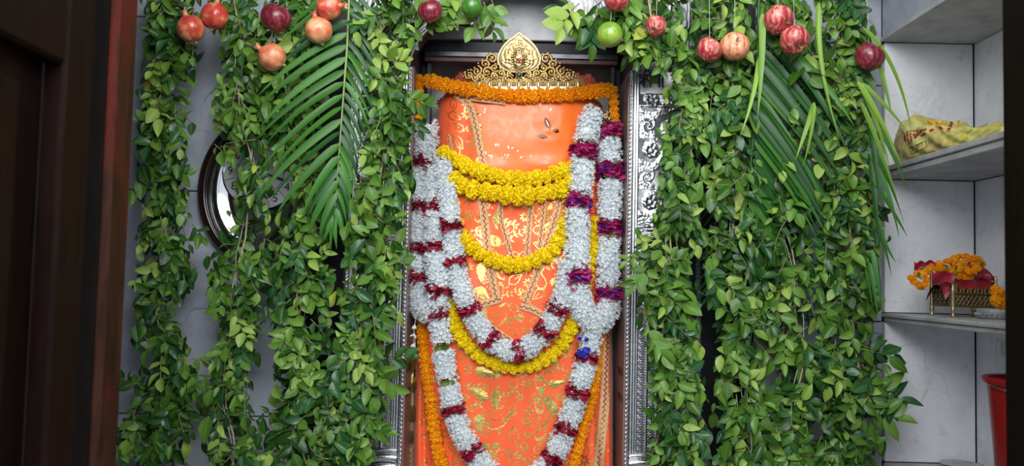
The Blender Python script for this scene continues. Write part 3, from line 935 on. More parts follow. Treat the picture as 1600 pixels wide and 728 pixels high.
# ------------------------------------------------------------------ crown
CY = 0.0
crown = thing('crown', 'pierced golden crown with teardrop crest on top of the idol', 'crown', P(813, 138, CY))
CREST = smooth_path([(0, -41), (7, -35), (17, -28), (27, -17), (33, -5), (34.5, 5), (31, 14), (23, 20), (12, 23), (0, 24), (-12, 23), (-23, 20), (-31, 14), (-34.5, 5), (-33, -5), (-27, -17), (-17, -28), (-7, -35), (0, -41)], 193)
def crest_outline(t):
    """closed pointed outline, t 0..1 from the tip, px offsets from crest centre"""
    q = CREST[int(round((t % 1) * 192))]
    return float(q[0]), float(q[1])
cxp, cyp = 811, 90
nA, nR = 96, 30
v = []
for i in range(nA):
    ox, oy = crest_outline(i / nA)
    for j in range(nR):
        r = j / (nR - 1); x, y = ox * r, oy * r
        px, py = cxp + x, cyp + y
        h = 0.0
        h += .0022 * math.exp(-((r - .97) / .03) ** 2) + .0016 * math.exp(-((r - .84) / .025) ** 2)
        if .12 < r < .8:
            h += .0016 * math.sin(x * .75 + 2.2 * math.sin(y * .4)) * math.sin(y * .72 + 2 * math.sin(x * .35)) + .0012
        d = math.hypot(x / 8, (y - 3) / 15)
        h += .004 * math.exp(-d ** 4 * .8)
        h -= .002 * math.exp(-((d - 1.25) / .15) ** 2)
        p = P(px, py, CY); p[1] -= h + .006 * (1 - r * r); v.append(p)
f = gridf(nA, nR); f = list(map(tuple, f)) + [((nA - 1) * nR + j, j, j + 1, (nA - 1) * nR + j + 1) for j in range(nR - 1)]
b = Buf(); b.add(v, f)
rim = np.array(v).reshape(nA, nR, 3)[:, -1]; back = rim + [0, .006, 0]
b.add(np.vstack([rim, back]), [(i, (i + 1) % nA, nA + (i + 1) % nA, nA + i) for i in range(nA)])
b.add(back, [tuple(range(nA))])
part('crest_plate', b, metal('crest_gold', (.74, .57, .28), (.30, .18, .06), .42, 90, .3), crown)
b = Buf()
for i in range(58):
    x, y = crest_outline(i / 58); p = P(cxp + x * .905, cyp + y * .905, CY - .0025); ball(b, p, .0019)
for i in range(26):
    a = 2 * PI * i / 26; p = P(cxp + 10.5 * math.sin(a), cyp + 4 - 17 * math.cos(a), CY - .0075); ball(b, p, (.0022, .0014, .0018))
part('beading', b, M_gold, crown)
for (px, py, r, m, nm) in ((811, 94, 3.2, M_gemr, 'red_gem'), (811, 117, 4.0, M_gemg, 'green_gem')):
    b = Buf(); ball(b, P(px, py, CY - .010), (r * .0016, .004, r * .0016), hi=True)
    part(nm, b, m, crown)
    b = Buf(); a = np.linspace(0, 2 * PI, 25); c = P(px, py, CY - .008)
    tube(b, c + np.column_stack([np.cos(a) * r * .0019, 0 * a, np.sin(a) * r * .0019]), .0009, 5, caps=False); part('gem_setting', b, M_gold, crown)
def spiral(b, px, py, r0, turns, a0, dirn, y, th=.004, tail=None):
    n = int(16 * turns) + 6; pts = []
    for i in range(n):
        t = i / (n - 1); r = r0 * (1 - .8 * t); a = a0 + dirn * 2 * PI * turns * t
        p = P(px + r * math.cos(a), py + r * math.sin(a), y - .006 * t); pts.append(p)
    if tail is not None: pts = [P(*tail, y)] + pts
    tube(b, pts, np.linspace(th, th * .55, len(pts)), 7)
    ball(b, pts[-1], th * 1.2)
for s in (-1, 1):
    def q(x, y): return (811 + s * x, y)
    scr = [(42, 92, 9, 1.3), (54, 100, 8, 1.2), (38, 106, 7, 1.2), (50, 113, 8, 1.3), (66, 111, 8, 1.3), (78, 117, 7.5, 1.3), (60, 121, 6, 1.1), (28, 115, 7, 1.2), (22, 123, 5, 1), (40, 120, 6, 1.1), (70, 122, 6, 1.1), (14, 116, 5, 1)]
    for k, (x, y, r, tn) in enumerate(scr):
        b = Buf(); X, Y_ = q(x, y)
        spiral(b, X, Y_, r, tn, (0.5 + k) * (1 if s > 0 else -1) + (0 if s > 0 else PI), s * (1 if k % 2 else -1), CY + .001, .0044)
        for m_ in range(3):
            a = k + m_ * 2.1; xx, yy = q(x + r * math.cos(a), y + r * math.sin(a)); ball(b, P(xx, yy, CY - .002), .0028)
        part('scroll', b, M_gold, crown)
    b = Buf()
    for (x, y) in ((45, 83), (40, 85), (58, 95), (64, 99), (70, 106), (76, 109), (86, 113), (88, 119), (32, 100), (30, 106)):
        ball(b, P(*q(x, y), CY), (.0035, .003, .003))
    part('bud_edging', b, M_gold, crown)
# scalloped base row
for k, x in enumerate(np.linspace(-62, 92, 11)):
    b = Buf(); big = abs(k - 5) < 1; r = 9.5
    for rr, off in ((1, 0), (.72, -.002), (.45, -.004)):
        a = np.linspace(PI, 2 * PI, 15)
        pts = [P(811 + x + r * rr * math.cos(t), 133 + 13 * rr * math.sin(t) * (1.25 if big else 1), CY - .002 + off) for t in a]
        tube(b, pts, .0017, 6)
    ball(b, P(811 + x, 133, CY - .008), (.0045, .004, .011), hi=True)
    part('scallop', b, M_gold, crown)
b = Buf()
v = []
for i in range(40):
    px = 742 + (905 - 742) * i / 39
    for py in (122 + 2 * math.sin(i), 142): v.append(P(px, py, CY + .004))
b.add(v, gridf(40, 2)); vv = np.array(v) + [0, .004, 0]; b.add(vv, gridf(40, 2)[:, ::-1])
part('base_band', b, M_gold, crown)

# ------------------------------------------------------------------ marigolds
def marigold_mesh(name, mat, seed, rad=1.0, flat=.72, n=190):
    r = np.random.default_rng(seed)
    k = np.arange(n) + .5; ph = np.arccos(1 - 2 * k / n); th = PI * (1 + 5 ** .5) * k
    d = np.stack([np.sin(ph) * np.cos(th), np.sin(ph) * np.sin(th), np.cos(ph)], 1)
    d = norm(d + r.normal(0, .12, d.shape))
    # petal: ruffled paddle of 6 vertices
    tv = np.array([(-.07, 0, 0), (.07, 0, 0), (-.14, .24, .03), (.14, .24, .03), (-.10, .36, .09), (.10, .36, .09), (0, .28, -.03), (0, .38, .02)])
    tf = np.array([(0, 1, 6, 2), (1, 3, 6, 6), (2, 6, 7, 4), (6, 3, 5, 7)])
    tf4 = np.array([(0, 6, 7, 4), (0, 1, 3, 6), (6, 3, 5, 7), (0, 6, 4, 2)])
    tf3 = np.array([(0, 1, 6), (0, 6, 2), (1, 3, 6), (2, 6, 4), (6, 7, 4), (6, 3, 5), (6, 5, 7)])
    up = norm(np.cross(d, r.normal(0, 1, d.shape)))
    M = basis(d, up) * r.uniform(.8, 1.15, n)[:, None, None]
    L = d * .60
    b = Buf(); b.inst(tv, tf3, M, L)
    b.add(SPH_V * .68, SPH_F)
    for i in range(len(b.v)): b.v[i] = b.v[i] * np.array([1, 1, flat]) * rad
    return b.mesh(name, mat, False)
YM = [marigold_mesh('yellow_marigold', M_yellow, s) for s in range(4)]
OM = [marigold_mesh('orange_marigold', M_orange, s + 10, n=150) for s in range(4)]
def put(name, me, M3, L, parent):
    o = bpy.data.objects.new(name, me); COL.objects.link(o)
    o.parent = parent
    m = Matrix([[float(M3[i][j]) for j in range(3)] for i in range(3)]).to_4x4()
    m.translation = Vector([float(a) for a in (np.asarray(L) - origin(parent))])
    o.matrix_basis = m
    return o
def flower_garland(name, label, group, path, wpx, step, meshes, fname, off=None, Y=None, jit=.10):
    p = smooth_path(path, 200); q = resample(p, step=step)
    off_ = off if off is not None else .015
    pts = np.array([PC(x, y, off_, clothY, .06) if Y is None else P(x, y, Y) for x, y in q])
    root = thing(name, label, 'garland', pts[len(pts) // 2], group)
    T = norm(np.gradient(pts, axis=0))
    b = Buf(); tube(b, pts, .0012, 5); part('thread', b, M_jute, root)
    for i, c in enumerate(pts):
        tdir = norm(T[i] + rng.normal(0, .18, 3)); u = norm(rng.normal(0, 1, 3))
        B = basis(u - (u @ tdir) * tdir, tdir)
        s = wpx / 2 * mpp(float(c[1])) * rng.uniform(1 - jit, 1 + jit)
        put(fname, meshes[i % len(meshes)], B * s, c + rng.normal(0, .0010, 3), root)
    return root
g = 'marigold garlands on the idol'
flower_garland('marigold_garland', 'orange marigold string stretched across the brow under the crown', g, [(668, 125), (695, 132), (740, 141), (800, 149), (850, 149), (900, 146), (950, 140)], 25, 9.5, OM, 'marigold', .03, -.012)
flower_garland('marigold_garland', 'short orange marigold string hanging by the upper left post of the niche', g, [(655, 122), (654, 150), (652, 185)], 18, 10, OM, 'marigold', .02, .0)
flower_garland('marigold_garland', 'short orange marigold string hanging by the upper right post of the niche', g, [(957, 140), (960, 170), (961, 212)], 17, 10, OM, 'marigold', .02, .0)
flower_garland('marigold_garland', 'orange marigold string hanging down the cloth beside the lower left lace border', g, [(660, 500), (664, 560), (671, 620), (680, 680), (692, 740)], 20, 9, OM, 'marigold', .018)
flower_garland('marigold_garland', 'orange marigold string hanging behind the white garland at lower right', g, [(938, 520), (934, 560), (925, 620), (912, 670), (893, 740)], 18, 9, OM, 'marigold', .018)
flower_garland('marigold_garland', 'yellow marigold string right below the face, upper of the pair', g, [(693, 236), (715, 252), (745, 266), (780, 276), (820, 279), (860, 273), (893, 260)], 27, 14, YM, 'marigold', .020, jit=.14)
flower_garland('marigold_garland', 'yellow marigold string of big heads, lower of the pair under the chin', g, [(694, 272), (712, 284), (735, 294), (765, 300), (800, 305), (840, 303), (870, 297), (892, 286)], 33, 18, YM, 'marigold', .022, jit=.14)
flower_garland('marigold_garland', 'yellow marigold string hanging in the middle loop over the chest', g, [(706, 320), (712, 345), (722, 370), (745, 393), (775, 408), (810, 414), (845, 404), (870, 383), (886, 350), (892, 320)], 28, 15.5, YM, 'marigold', .018, jit=.12)
flower_garland('marigold_garland', 'long yellow marigold string outlining the lowest white loop', g, [(697, 440), (702, 475), (712, 510), (735, 545), (765, 565), (805, 575), (845, 566), (875, 542), (893, 510), (905, 470), (918, 430), (925, 390), (930, 345)], 23, 12.5, YM, 'marigold', .014, jit=.12)

# ------------------------------------------------------------------ jasmine garlands with petal bands
def petal_tpl(w, l, curl):
    v = np.array([(0, 0, 0), (-w * .5, l * .35, .04 * l), (w * .5, l * .35, .04 * l), (0, l * .45, -.04 * l), (-w * .32, l * .75, curl * .5), (w * .32, l * .75, curl * .5), (0, l, curl)])
    f = np.array([(0, 3, 1), (0, 2, 3), (1, 3, 4), (3, 2, 5), (3, 6, 4), (3, 5, 6)])
    return v, f
PV, PF = petal_tpl(.42, 1.0, .25)
WV, WF = petal_tpl(.95, 1.0, .2)
def jasmine_part(root, path, r):
    """dense star florets around a piece of string"""
    L = np.sum(np.linalg.norm(np.diff(path, axis=0), axis=1)); n = int(L / .0043 * 11 * (r / .028) ) + 10
    T, U, B = frames(path)
    t = rng.uniform(0, len(path) - 1.001, n); i = t.astype(int); fr = (t - i)[:, None]
    c = path[i] * (1 - fr) + path[i + 1] * fr
    a = rng.normal(0, 1.15, n)
    rad = np.sin(a)[:, None] * B[i] + np.cos(a)[:, None] * U[i]
    rad = norm(rad + rng.normal(0, .28, (n, 3)))
    rr = r * rng.uniform(.72, 1.0, n)[:, None]
    base = c + rad * rr
    s = rng.uniform(.0068, .0108, n)
    b = Buf()
    e1 = norm(np.cross(rad, rng.normal(0, 1, (n, 3)))); e2 = np.cross(rad, e1)
    for k in range(5):
        ang = 2 * PI * k / 5 + rng.uniform(-.3, .3, n)
        d = np.cos(ang)[:, None] * e1 + np.sin(ang)[:, None] * e2
        d = norm(d + rad * rng.uniform(.25, 1.1, n)[:, None])
        b.inst(PV, PF, basis(d, rad) * s[:, None, None], base)
    o = part('jasmine_bunch', b, M_white_p, root, False, kind='stuff')
    b = Buf(); tube(b, path, r * .78, 10); part('flower_stems', b, M_white_c, o)
def band_part(root, c, tdir, r, m, name='petal_band', n=34, w=.006, wide=1.0):
    c = c + np.array([0, -.005, 0])
    b = Buf(); U = norm(np.array([0, -1.0, 0]) - tdir * (-tdir[1])); Bn = np.cross(tdir, U)
    a = rng.uniform(0, 2 * PI, n); rad = np.cos(a)[:, None] * U + np.sin(a)[:, None] * Bn
    ax = rng.normal(0, w * .45, n)[:, None] * tdir
    L = c + rad * (r * rng.uniform(.25, .55, n))[:, None] + ax
    d = norm(rad + tdir * rng.normal(0, .35, n)[:, None] + np.cross(tdir, rad) * rng.normal(0, .6, n)[:, None])
    M = basis(d, norm(tdir * rng.choice([-1, 1], n)[:, None] + rng.normal(0, .5, (n, 3)))) * (r * .62 * wide * rng.uniform(.8, 1.15, n))[:, None, None]
    b.inst(WV, WF, M, L); 
    tube(b, [c - tdir * w * .5, c + tdir * w * .5], r * .62, 10)
    return part(name, b, m, root, False)
LEAFTPL = None
def leaf_band(root, c, tdir, r, n=3):
    b = Buf(); U = norm(np.array([0, -1.0, 0]) - tdir * (-tdir[1])); Bn = np.cross(tdir, U)
    for k in range(n):
        sgn = 1 if k % 2 else -1
        d = norm(sgn * Bn + U * .5 + tdir * rng.normal(0, .15)); st = c - d * r * .4 + U * r * (.55 + .25 * rng.random())
        Mx = basis(d, U + tdir * .4)
        b.inst(LV, LFq, [Mx * r * 1.15], [st], 0, LUV)
    part('leaf_band', b, LEAF[2] if rng.random() < .6 else LEAF[3], root)
# leaf templates --------------------------------------------------
def leaf_tpl(width=.46, fold=.12, droop=.16, twist=0.0, n=7):
    v = []; uv = []
    for i in range(n):
        t = i / (n - 1); w = width * (math.sin(PI * min(1, t ** .85)) ** .8) * (1 - .12 * t)
        if i == 0: w = .015
        if i == n - 1: w = .004
        for j, u in enumerate((-1, -.5, 0, .5, 1)):
            x = u * w * .5; z = fold * abs(x) * 2 - droop * t * t + .02 * math.sin(t * 9 + u * 3) * abs(u)
            ca, sa = math.cos(twist * t), math.sin(twist * t)
            v.append((x * ca - z * sa * .0 , t, z + x * sa)); uv.append((u * .5 + .5, t))
    return np.array(v), gridf(n, 5)[:, ::-1], np.array(uv)
LTPL = [leaf_tpl(.56, .16, .14), leaf_tpl(.50, .26, .22, .3), leaf_tpl(.62, .05, .05, -.2), leaf_tpl(.46, .18, .30, .2), leaf_tpl(.66, .20, .12, .35)]
LV, LFq, LUV = LTPL[0]
def tpl_mesh(k, c):
    b = Buf(); v, f, uv = LTPL[k]; b.add(v, f, 0, uv); return b.mesh('leaf', LEAF[c])
LMESH = [[tpl_mesh(k, c) for c in range(len(LEAF))] for k in range(len(LTPL))]

def jasmine_garland(label, path, rpx, bands, off=.03, group='white jasmine garlands on the idol', ymax=.045, Ys=None):
    """bands: list of (fraction along the path, kind)"""
    p2 = smooth_path(path, 260)
    pts = np.array([PC(x, y, off, clothY, ymax) for x, y in p2])
    root = thing('jasmine_garland', label, 'garland', pts[len(pts) // 2], group)
    pts = resample(pts, n=260); r = rpx * mpp(-.02)
    T = norm(np.gradient(pts, axis=0)); prev = 0
    Ltot = np.sum(np.linalg.norm(np.diff(pts, axis=0), axis=1))
    gap = .0112 / Ltot
    for fr, kind in sorted(bands) + [(1.0 + gap, None)]:
        k = 2.0 if kind in ('big', 'bigblue') else (1.0 if kind else 0)
        i0 = int(prev * 259); i1 = int(max(0, min(1, fr - gap * k)) * 259)
        if i1 - i0 >= 2: jasmine_part(root, pts[i0:i1 + 1], r)
        prev = fr + gap * k * .8
        if kind is None: break
        i = int(min(fr, 1) * 259); c = pts[i]; t = T[i]
        if kind == 'rose': band_part(root, c, t, r * 1.2, M_rose, n=90, w=.016); leaf_band(root, c + t * .010, t, r * .8)
        elif kind == 'leaf': leaf_band(root, c, t, r, 4)
        else:
            m = M_mag
            band_part(root, c - t * .006, t, r * 1.2, m, n=90, w=.016); band_part(root, c + t * .009, t, r * 1.2, m, n=80, w=.014)
            leaf_band(root, c - t * .019, t, r * .95); leaf_band(root, c + t * .019, t, r * .95)
            if kind == 'bigblue': band_part(root, c + t * .003, t, r * 1.3, M_blue, 'blue_petals', n=60, w=.008, wide=.75)
    return root
def fr_at(path, ys):
    """fractions along the path at given waypoints (index floats of the point list)"""
    p = smooth_path(path, 400); s = np.concatenate([[0], np.cumsum(np.linalg.norm(np.diff(p, axis=0), axis=1))]); s /= s[-1]
    out = []
    for (x, y) in ys: out.append(float(s[np.argmin(np.hypot(p[:, 0] - x, p[:, 1] - y))]))
    return out
pA = [(666, 196), (663, 240), (650, 290), (649, 340), (650, 390), (649, 430), (655, 470), (670, 486), (684, 474), (688, 440), (682, 400), (680, 350), (678, 300), (672, 262)]
bp = fr_at(pA, [(660, 255), (649, 322), (650, 385), (649, 429), (688, 452), (681, 388), (680, 325)])
jasmine_garland('thick white jasmine garland doubled back in a narrow loop along the left post', pA, 19, [(f, 'rose') for f in bp], .036)
pB = [(690, 255), (698, 300), (704, 345), (708, 390), (718, 440), (735, 485), (760, 525), (795, 548), (830, 540), (856, 510), (873, 480), (885, 440), (888, 410)]
bp = fr_at(pB, [(702, 358), (712, 418), (736, 490), (770, 535), (815, 546), (852, 516), (870, 480)])
jasmine_garland('white jasmine garland with crimson bands forming the V-shaped inner loop on the chest', pB, 15.5, [(f, 'rose') for f in bp], .034)
pC = [(684, 480), (688, 520), (694, 560), (703, 610), (714, 655), (732, 695), (756, 728), (790, 752), (830, 748), (862, 715), (884, 670), (900, 620), (913, 575), (922, 535), (925, 515)]
bp = fr_at(pC, [(686, 492), (692, 545), (700, 598), (712, 640), (738, 702), (862, 715), (884, 668), (902, 610), (917, 558)])
jasmine_garland('long white jasmine garland hanging down to the bottom of the cloth', pC, 16.5, [(f, 'leaf' if i in (1, 2) else 'rose') for i, f in enumerate(bp)], .030)
pD = [(927, 178), (918, 205), (912, 240), (908, 290), (903, 335), (902, 385), (902, 430), (905, 470), (922, 502), (942, 500), (952, 470), (950, 430), (950, 380), (952, 330), (954, 280), (952, 240), (950, 200)]
bp = fr_at(pD, [(912, 236), (904, 320), (902, 432), (949, 455), (952, 352), (954, 266), (949, 203)])
jasmine_garland('thick white jasmine garland with magenta and blue bands looped along the right post', pD, 18.5, [(bp[0], 'big'), (bp[1], 'bigblue'), (bp[2], 'bigblue'), (bp[3], 'bigblue'), (bp[4], 'bigblue'), (bp[5], 'bigblue'), (bp[6], 'big')], .040)
# blue butterfly-pea blossoms and a loose string of jasmine buds
bl = thing('blue_blossom_tassel', 'blue and violet blossoms dangling below the right garland loop', 'flowers', P(911, 545, -.04))
for (px, py, s) in ((905, 527, .009), (916, 530, .008), (908, 550, .014), (917, 548, .013), (911, 556, .012)):
    b = Buf(); n = 9; c = P(px, py, -.055); d = norm(rng.normal(0, 1, (n, 3)) + [0, -.6, -.3]); b.inst(WV, WF, basis(d, norm(rng.normal(0, .5, (n, 3)) + [0, -1, 0])) * s, np.tile(c, (n, 1)))
    part('blossom', b, M_blue, bl, False)
b = Buf(); n = 10; d = norm(rng.normal(0, 1, (n, 3)) + [0, -.6, -.6]); b.inst(WV, WF, basis(d, norm(rng.normal(0, .4, (n, 3)) + [0, -1, 0])) * .010, np.tile(P(911, 562, -.05), (n, 1))); part('crimson_petals', b, M_rose, bl, False)
b = Buf(); tube(b, [P(908, 512, -.05), P(907, 530, -.05), P(911, 560, -.05)], .001, 5); part('thread', b, M_twig, bl)
bs = thing('bud_string', 'little string of jasmine buds dangling over the orange marigolds below the left loop', 'flowers', P(646, 505, -.05))
b = Buf(); tube(b, [P(652, 490, -.045), P(647, 510, -.05), P(646, 552, -.05)], .0007, 5); part('thread', b, M_string, bs)
for (px, py) in ((648, 508), (647, 522), (648, 537), (645, 550)):
    b = Buf(); c = P(px, py, -.052)
    for k in range(4):
        d = norm(np.array([rng.normal(0, .6), -.3, -1 + rng.normal(0, .3)]))
        b.inst(PV, PF, [basis(d, np.array([0, -1.0, .2])) * .013], [c])
    ball(b, c, .0022); part('bud', b, M_white_p, bs, False)

# ------------------------------------------------------------------ leaf strings
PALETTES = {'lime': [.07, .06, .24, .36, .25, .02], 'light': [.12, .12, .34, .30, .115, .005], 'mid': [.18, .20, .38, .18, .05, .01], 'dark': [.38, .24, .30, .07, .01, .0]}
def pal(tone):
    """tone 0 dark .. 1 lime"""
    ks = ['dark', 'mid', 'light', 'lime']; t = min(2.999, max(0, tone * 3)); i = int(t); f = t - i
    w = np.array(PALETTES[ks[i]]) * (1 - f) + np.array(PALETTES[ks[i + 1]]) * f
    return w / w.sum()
def leaf_string(label, prof, tones, Yc, density=1.0, extra=(), ybot=760, ytop=-40, lsize=1.0):
    prof = np.array(prof, float)
    axis = np.array([P(np.interp(y, prof[:, 0], prof[:, 1]), y, Yc) for y in np.linspace(ytop - 40, ybot, 40)])
    root = thing('leaf_garland', label, 'garland', axis[20], 'leaf garlands hanging on both sides of the shrine')
    R = rng
    phs = R.uniform(0, 6); pos = []; dirs = []; nrm = []; size = []; col = []; tpl = []; front = []
    twigs = Buf(); ntw = 0
    area_ = np.trapezoid(np.interp(np.arange(ytop, ybot), prof[:, 0], prof[:, 2]) * 2, dx=1) if hasattr(np, 'trapezoid') else np.trapz(np.interp(np.arange(ytop, ybot), prof[:, 0], prof[:, 2]) * 2, dx=1)
    nsp = int(area_ / 72000 * 310 * density)
    jobs = [(None,)] * nsp + list(extra)
    for job in jobs:
        isx = job[0] is not None
        if isx: px, py, a, big, tone = job; fr = True; hw = 400; cx = px; rel = 0
        else:
            py = R.uniform(ytop, ybot)
            cx = np.interp(py, prof[:, 0], prof[:, 1]); hw = np.interp(py, prof[:, 0], prof[:, 2])
            rel = R.uniform(-.72, .72); px = cx + rel * hw; fr = R.random() < .62
            a = R.normal(rel * 1.0, .95); big = R.uniform(.75, 1.12) * (1.28 if R.random() < .12 else 1)
            tone = np.interp(py, tones[0], tones[1]) + R.normal(0, .17) - (0.03 if fr else .40) + .20 * math.sin(py * .095 + phs) + .10 * math.sin(py * .043 + rel * 2 + phs * 2)  # back layer gets darker leaf colours, shade between leaves put into the tone
            hw = hw * (.89 + .13 * math.sin(py * .083 + phs * 3))
        Y = Yc - (R.uniform(.015, .055) * math.sqrt(max(0, 1 - rel * rel)) + .005 if fr else -R.uniform(0.0, .045))
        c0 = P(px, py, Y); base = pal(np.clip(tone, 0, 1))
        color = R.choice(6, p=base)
        nl = int(R.integers(4, 8)); st = (.0080 if isx else .0125) * big * lsize
        tilt = R.uniform(-.55, .10) if fr else R.uniform(-.2, .3)
        bend = R.normal(0, .09); tw = [c0]
        cur = c0.copy(); aa = a
        snorm = np.array([R.normal(0, .35), -1, R.normal(.25, .35)])
        for i in range(nl):
            ax = np.array([math.sin(aa), tilt * .6, -math.cos(aa)]); ax = norm(ax)
            cur = cur + ax * st; aa += bend
            last = i == nl - 1
            sg = 0 if last else (1 if i % 2 else -1)
            la = aa + sg * R.uniform(.5, 1.15)
            d = norm(np.array([math.sin(la), tilt + R.normal(0, .28), -math.cos(la)]))
            s = .0415 * (.82 if isx else 1) * big * lsize * R.uniform(.72, 1.12) * (1 if i > 0 else .8)
            tip = cur + d * s
            # keep inside the silhouette
            tpx = px + (tip[0] - c0[0]) / mpp(Y)
            if abs(tpx - cx) > hw * 1.02:
                if abs(tpx - cx) > hw * 1.2: continue
                if R.random() < .7: continue
                s *= .75
            if last and R.random() < .5: s *= .8
            tw.append(cur.copy())
            n_ = snorm + R.normal(0, .34, 3)
            pos.append(cur.copy()); dirs.append(d); nrm.append(n_); size.append(s)
            cc = color
            if R.random() < .22: cc = R.choice(6, p=base)
            col.append(cc); tpl.append(int(R.integers(0, 5))); front.append(2.0 if isx else (-Y + s * 1.5 if fr else -Y - .3))
        if len(tw) > 2 and (R.random() < .8 or isx):
            tube(twigs, tw, np.linspace(.0013, .0007, len(tw)), 4, caps=False); ntw += 1
    pos = np.array(pos); size = np.array(size); M = basis(np.array(dirs), np.array(nrm)) * size[:, None, None]
    tpl = np.array(tpl); col = np.array(col); order = np.argsort(-np.array(front))
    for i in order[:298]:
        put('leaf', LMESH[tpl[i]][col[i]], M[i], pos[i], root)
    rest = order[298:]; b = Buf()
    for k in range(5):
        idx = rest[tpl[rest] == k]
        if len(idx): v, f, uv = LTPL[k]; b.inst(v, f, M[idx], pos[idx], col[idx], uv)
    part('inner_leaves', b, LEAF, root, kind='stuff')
    part('twigs', twigs, M_twig, root, kind='stuff')
    b = Buf(); ax2 = axis + np.column_stack([.006 * np.sin(np.arange(40) * .9), .004 * np.cos(np.arange(40) * .7) - .028, 0 * np.arange(40)])
    tube(b, ax2, .0022, 6); part('cord', b, M_jute, root)
    b = Buf(); ax3 = axis + np.column_stack([.012 * np.sin(np.arange(40) * .5 + 1), .004 * np.cos(np.arange(40)) - .030, 0 * np.arange(40)])
    tube(b, ax3, .0008, 4); part('thread', b, M_green_wire if R.random() < .5 else M_string, root)
    return root
T0 = [0, 150, 350, 500, 728]  # heights for the leaf tones; dimmer light lower down is put into leaf colour
leaf_string('leaf garland nearest the open brown door, with two pomegranates at its top', [(-40, 272, 52), (0, 272, 52), (60, 272, 44), (110, 266, 48), (160, 258, 42), (200, 256, 44), (250, 258, 46), (310, 260, 44), (350, 262, 44), (400, 262, 48), (450, 250, 42), (520, 258, 46), (600, 258, 58), (660, 250, 62), (760, 255, 48)],
            (T0, [.62, .62, .50, .35, .25]), -.15, 1.0, [(330, 205, 2.2, 1.0, .6), (215, 383, 3.0, .8, .5), (300, 350, .9, 1.4, .35), (320, 395, .9, 1.3, .3), (300, 560, 1.3, 1.0, .5), (218, 600, -1.7, 1.0, .3), (222, 655, -1.1, 1.3, .2), (215, 690, -1.2, 1.2, .2)])
leaf_string('leaf garland hanging in front of the oval clock', [(-40, 372, 46), (0, 372, 46), (60, 388, 44), (130, 376, 46), (200, 388, 36), (240, 394, 27), (300, 396, 27), (340, 396, 34), (380, 388, 44), (400, 378, 52), (450, 368, 48), (520, 372, 46), (560, 360, 36), (620, 362, 42), (680, 370, 50), (760, 362, 42)],
            (T0, [.70, .66, .78, .55, .42]), -.165, 1.0, [(340, 200, 1.9, 1.2, .8), (335, 225, .9, 1.1, .8), (330, 590, -1.3, .9, .5), (345, 415, -.8, 1.0, .7)])
leaf_string('leaf garland behind the two-sided palm leaf, left of the shrine', [(-40, 470, 54), (0, 470, 54), (60, 462, 54), (140, 455, 56), (200, 456, 46), (250, 486, 30), (320, 484, 30), (360, 472, 44), (420, 468, 58), (480, 472, 56), (560, 478, 50), (640, 468, 56), (760, 480, 62)],
            (T0, [.72, .70, .80, .66, .40]), -.155, 1.0, [(430, 700, -.7, 1.1, .6)])
leaf_string('leaf garland covering the left silver post', [(-40, 606, 60), (0, 606, 58), (60, 600, 52), (120, 602, 48), (200, 606, 42), (260, 596, 50), (330, 588, 48), (400, 586, 50), (450, 578, 56), (520, 562, 46), (580, 556, 58), (650, 545, 50), (760, 535, 46)],
            (T0, [.66, .60, .60, .62, .45]), -.175, 1.0, [(630, 150, 1.1, 1.1, .9), (632, 165, .6, 1.2, .8), (638, 30, .3, 1.4, 1), (655, 8, .2, 1.3, .9), (575, 570, .9, 1.7, .95), (560, 590, .9, 1.5, .9), (560, 650, .8, 1.3, .3), (590, 560, 1.6, 1.3, .3),
                                                                  (700, 10, -.2, 1.2, .8), (745, 5, .2, 1.5, .95), (755, 3, .5, 1.4, .85), (722, 2, -.5, 1.3, .8), (768, 0, .4, 1.2, .9), (598, 385, .8, 1.2, .5), (590, 340, .9, 1.1, .4), (650, -8, .5, 1.4, .8), (672, -10, 0, 1.4, .7), (695, -12, .3, 1.4, .8), (712, -12, -.3, 1.3, .9)])
leaf_string('leaf garland covering the right silver post', [(-40, 1010, 70), (0, 1010, 66), (50, 1022, 60), (95, 1080, 42), (150, 1076, 37), (200, 1064, 36), (260, 1064, 35), (320, 1064, 44), (380, 1040, 54), (440, 1046, 50), (500, 1052, 42), (560, 1052, 48), (620, 1054, 50), (680, 1060, 56), (760, 1040, 52)],
            (T0, [.85, .62, .62, .58, .42]), -.175, 1.0, [(905, 5, -.7, 1.7, .5), (915, 10, -.2, 1.7, .4), (925, 15, .1, 1.7, .5), (940, 8, .1, 1.3, .9), (990, 10, 0, 1.4, 1), (1000, 5, .1, 1.4, 1), (1000, 400, -1.3, 1.0, .6), (1012, 415, -.6, 1.2, .6), (1010, 500, .2, 1.6, .9), (895, 5, -1.0, 1.4, .4), (930, 0, .3, 1.5, .6), (960, -5, .2, 1.4, .7), (975, 10, .1, 1.3, 1), (1005, 30, .2, 1.3, .9), (1015, 60, .2, 1.1, .6), (1020, 50, .6, .9, .5)])
leaf_string('leaf garland with the pale speckled apple at its top, right of the shrine', [(-40, 1125, 56), (0, 1125, 56), (60, 1130, 48), (120, 1142, 46), (200, 1140, 46), (260, 1145, 50), (320, 1148, 52), (380, 1140, 46), (440, 1152, 46), (500, 1165, 48), (560, 1158, 46), (620, 1162, 52), (680, 1170, 56), (760, 1155, 50)],
            (T0, [.60, .72, .66, .62, .55]), -.16, 1.0, [(1190, 650, 1.0, 1.7, .9), (1180, 640, 1.5, 1.4, .9), (1100, 415, .6, 1.3, .9), (1095, 600, -1.0, 1.0, .3)])
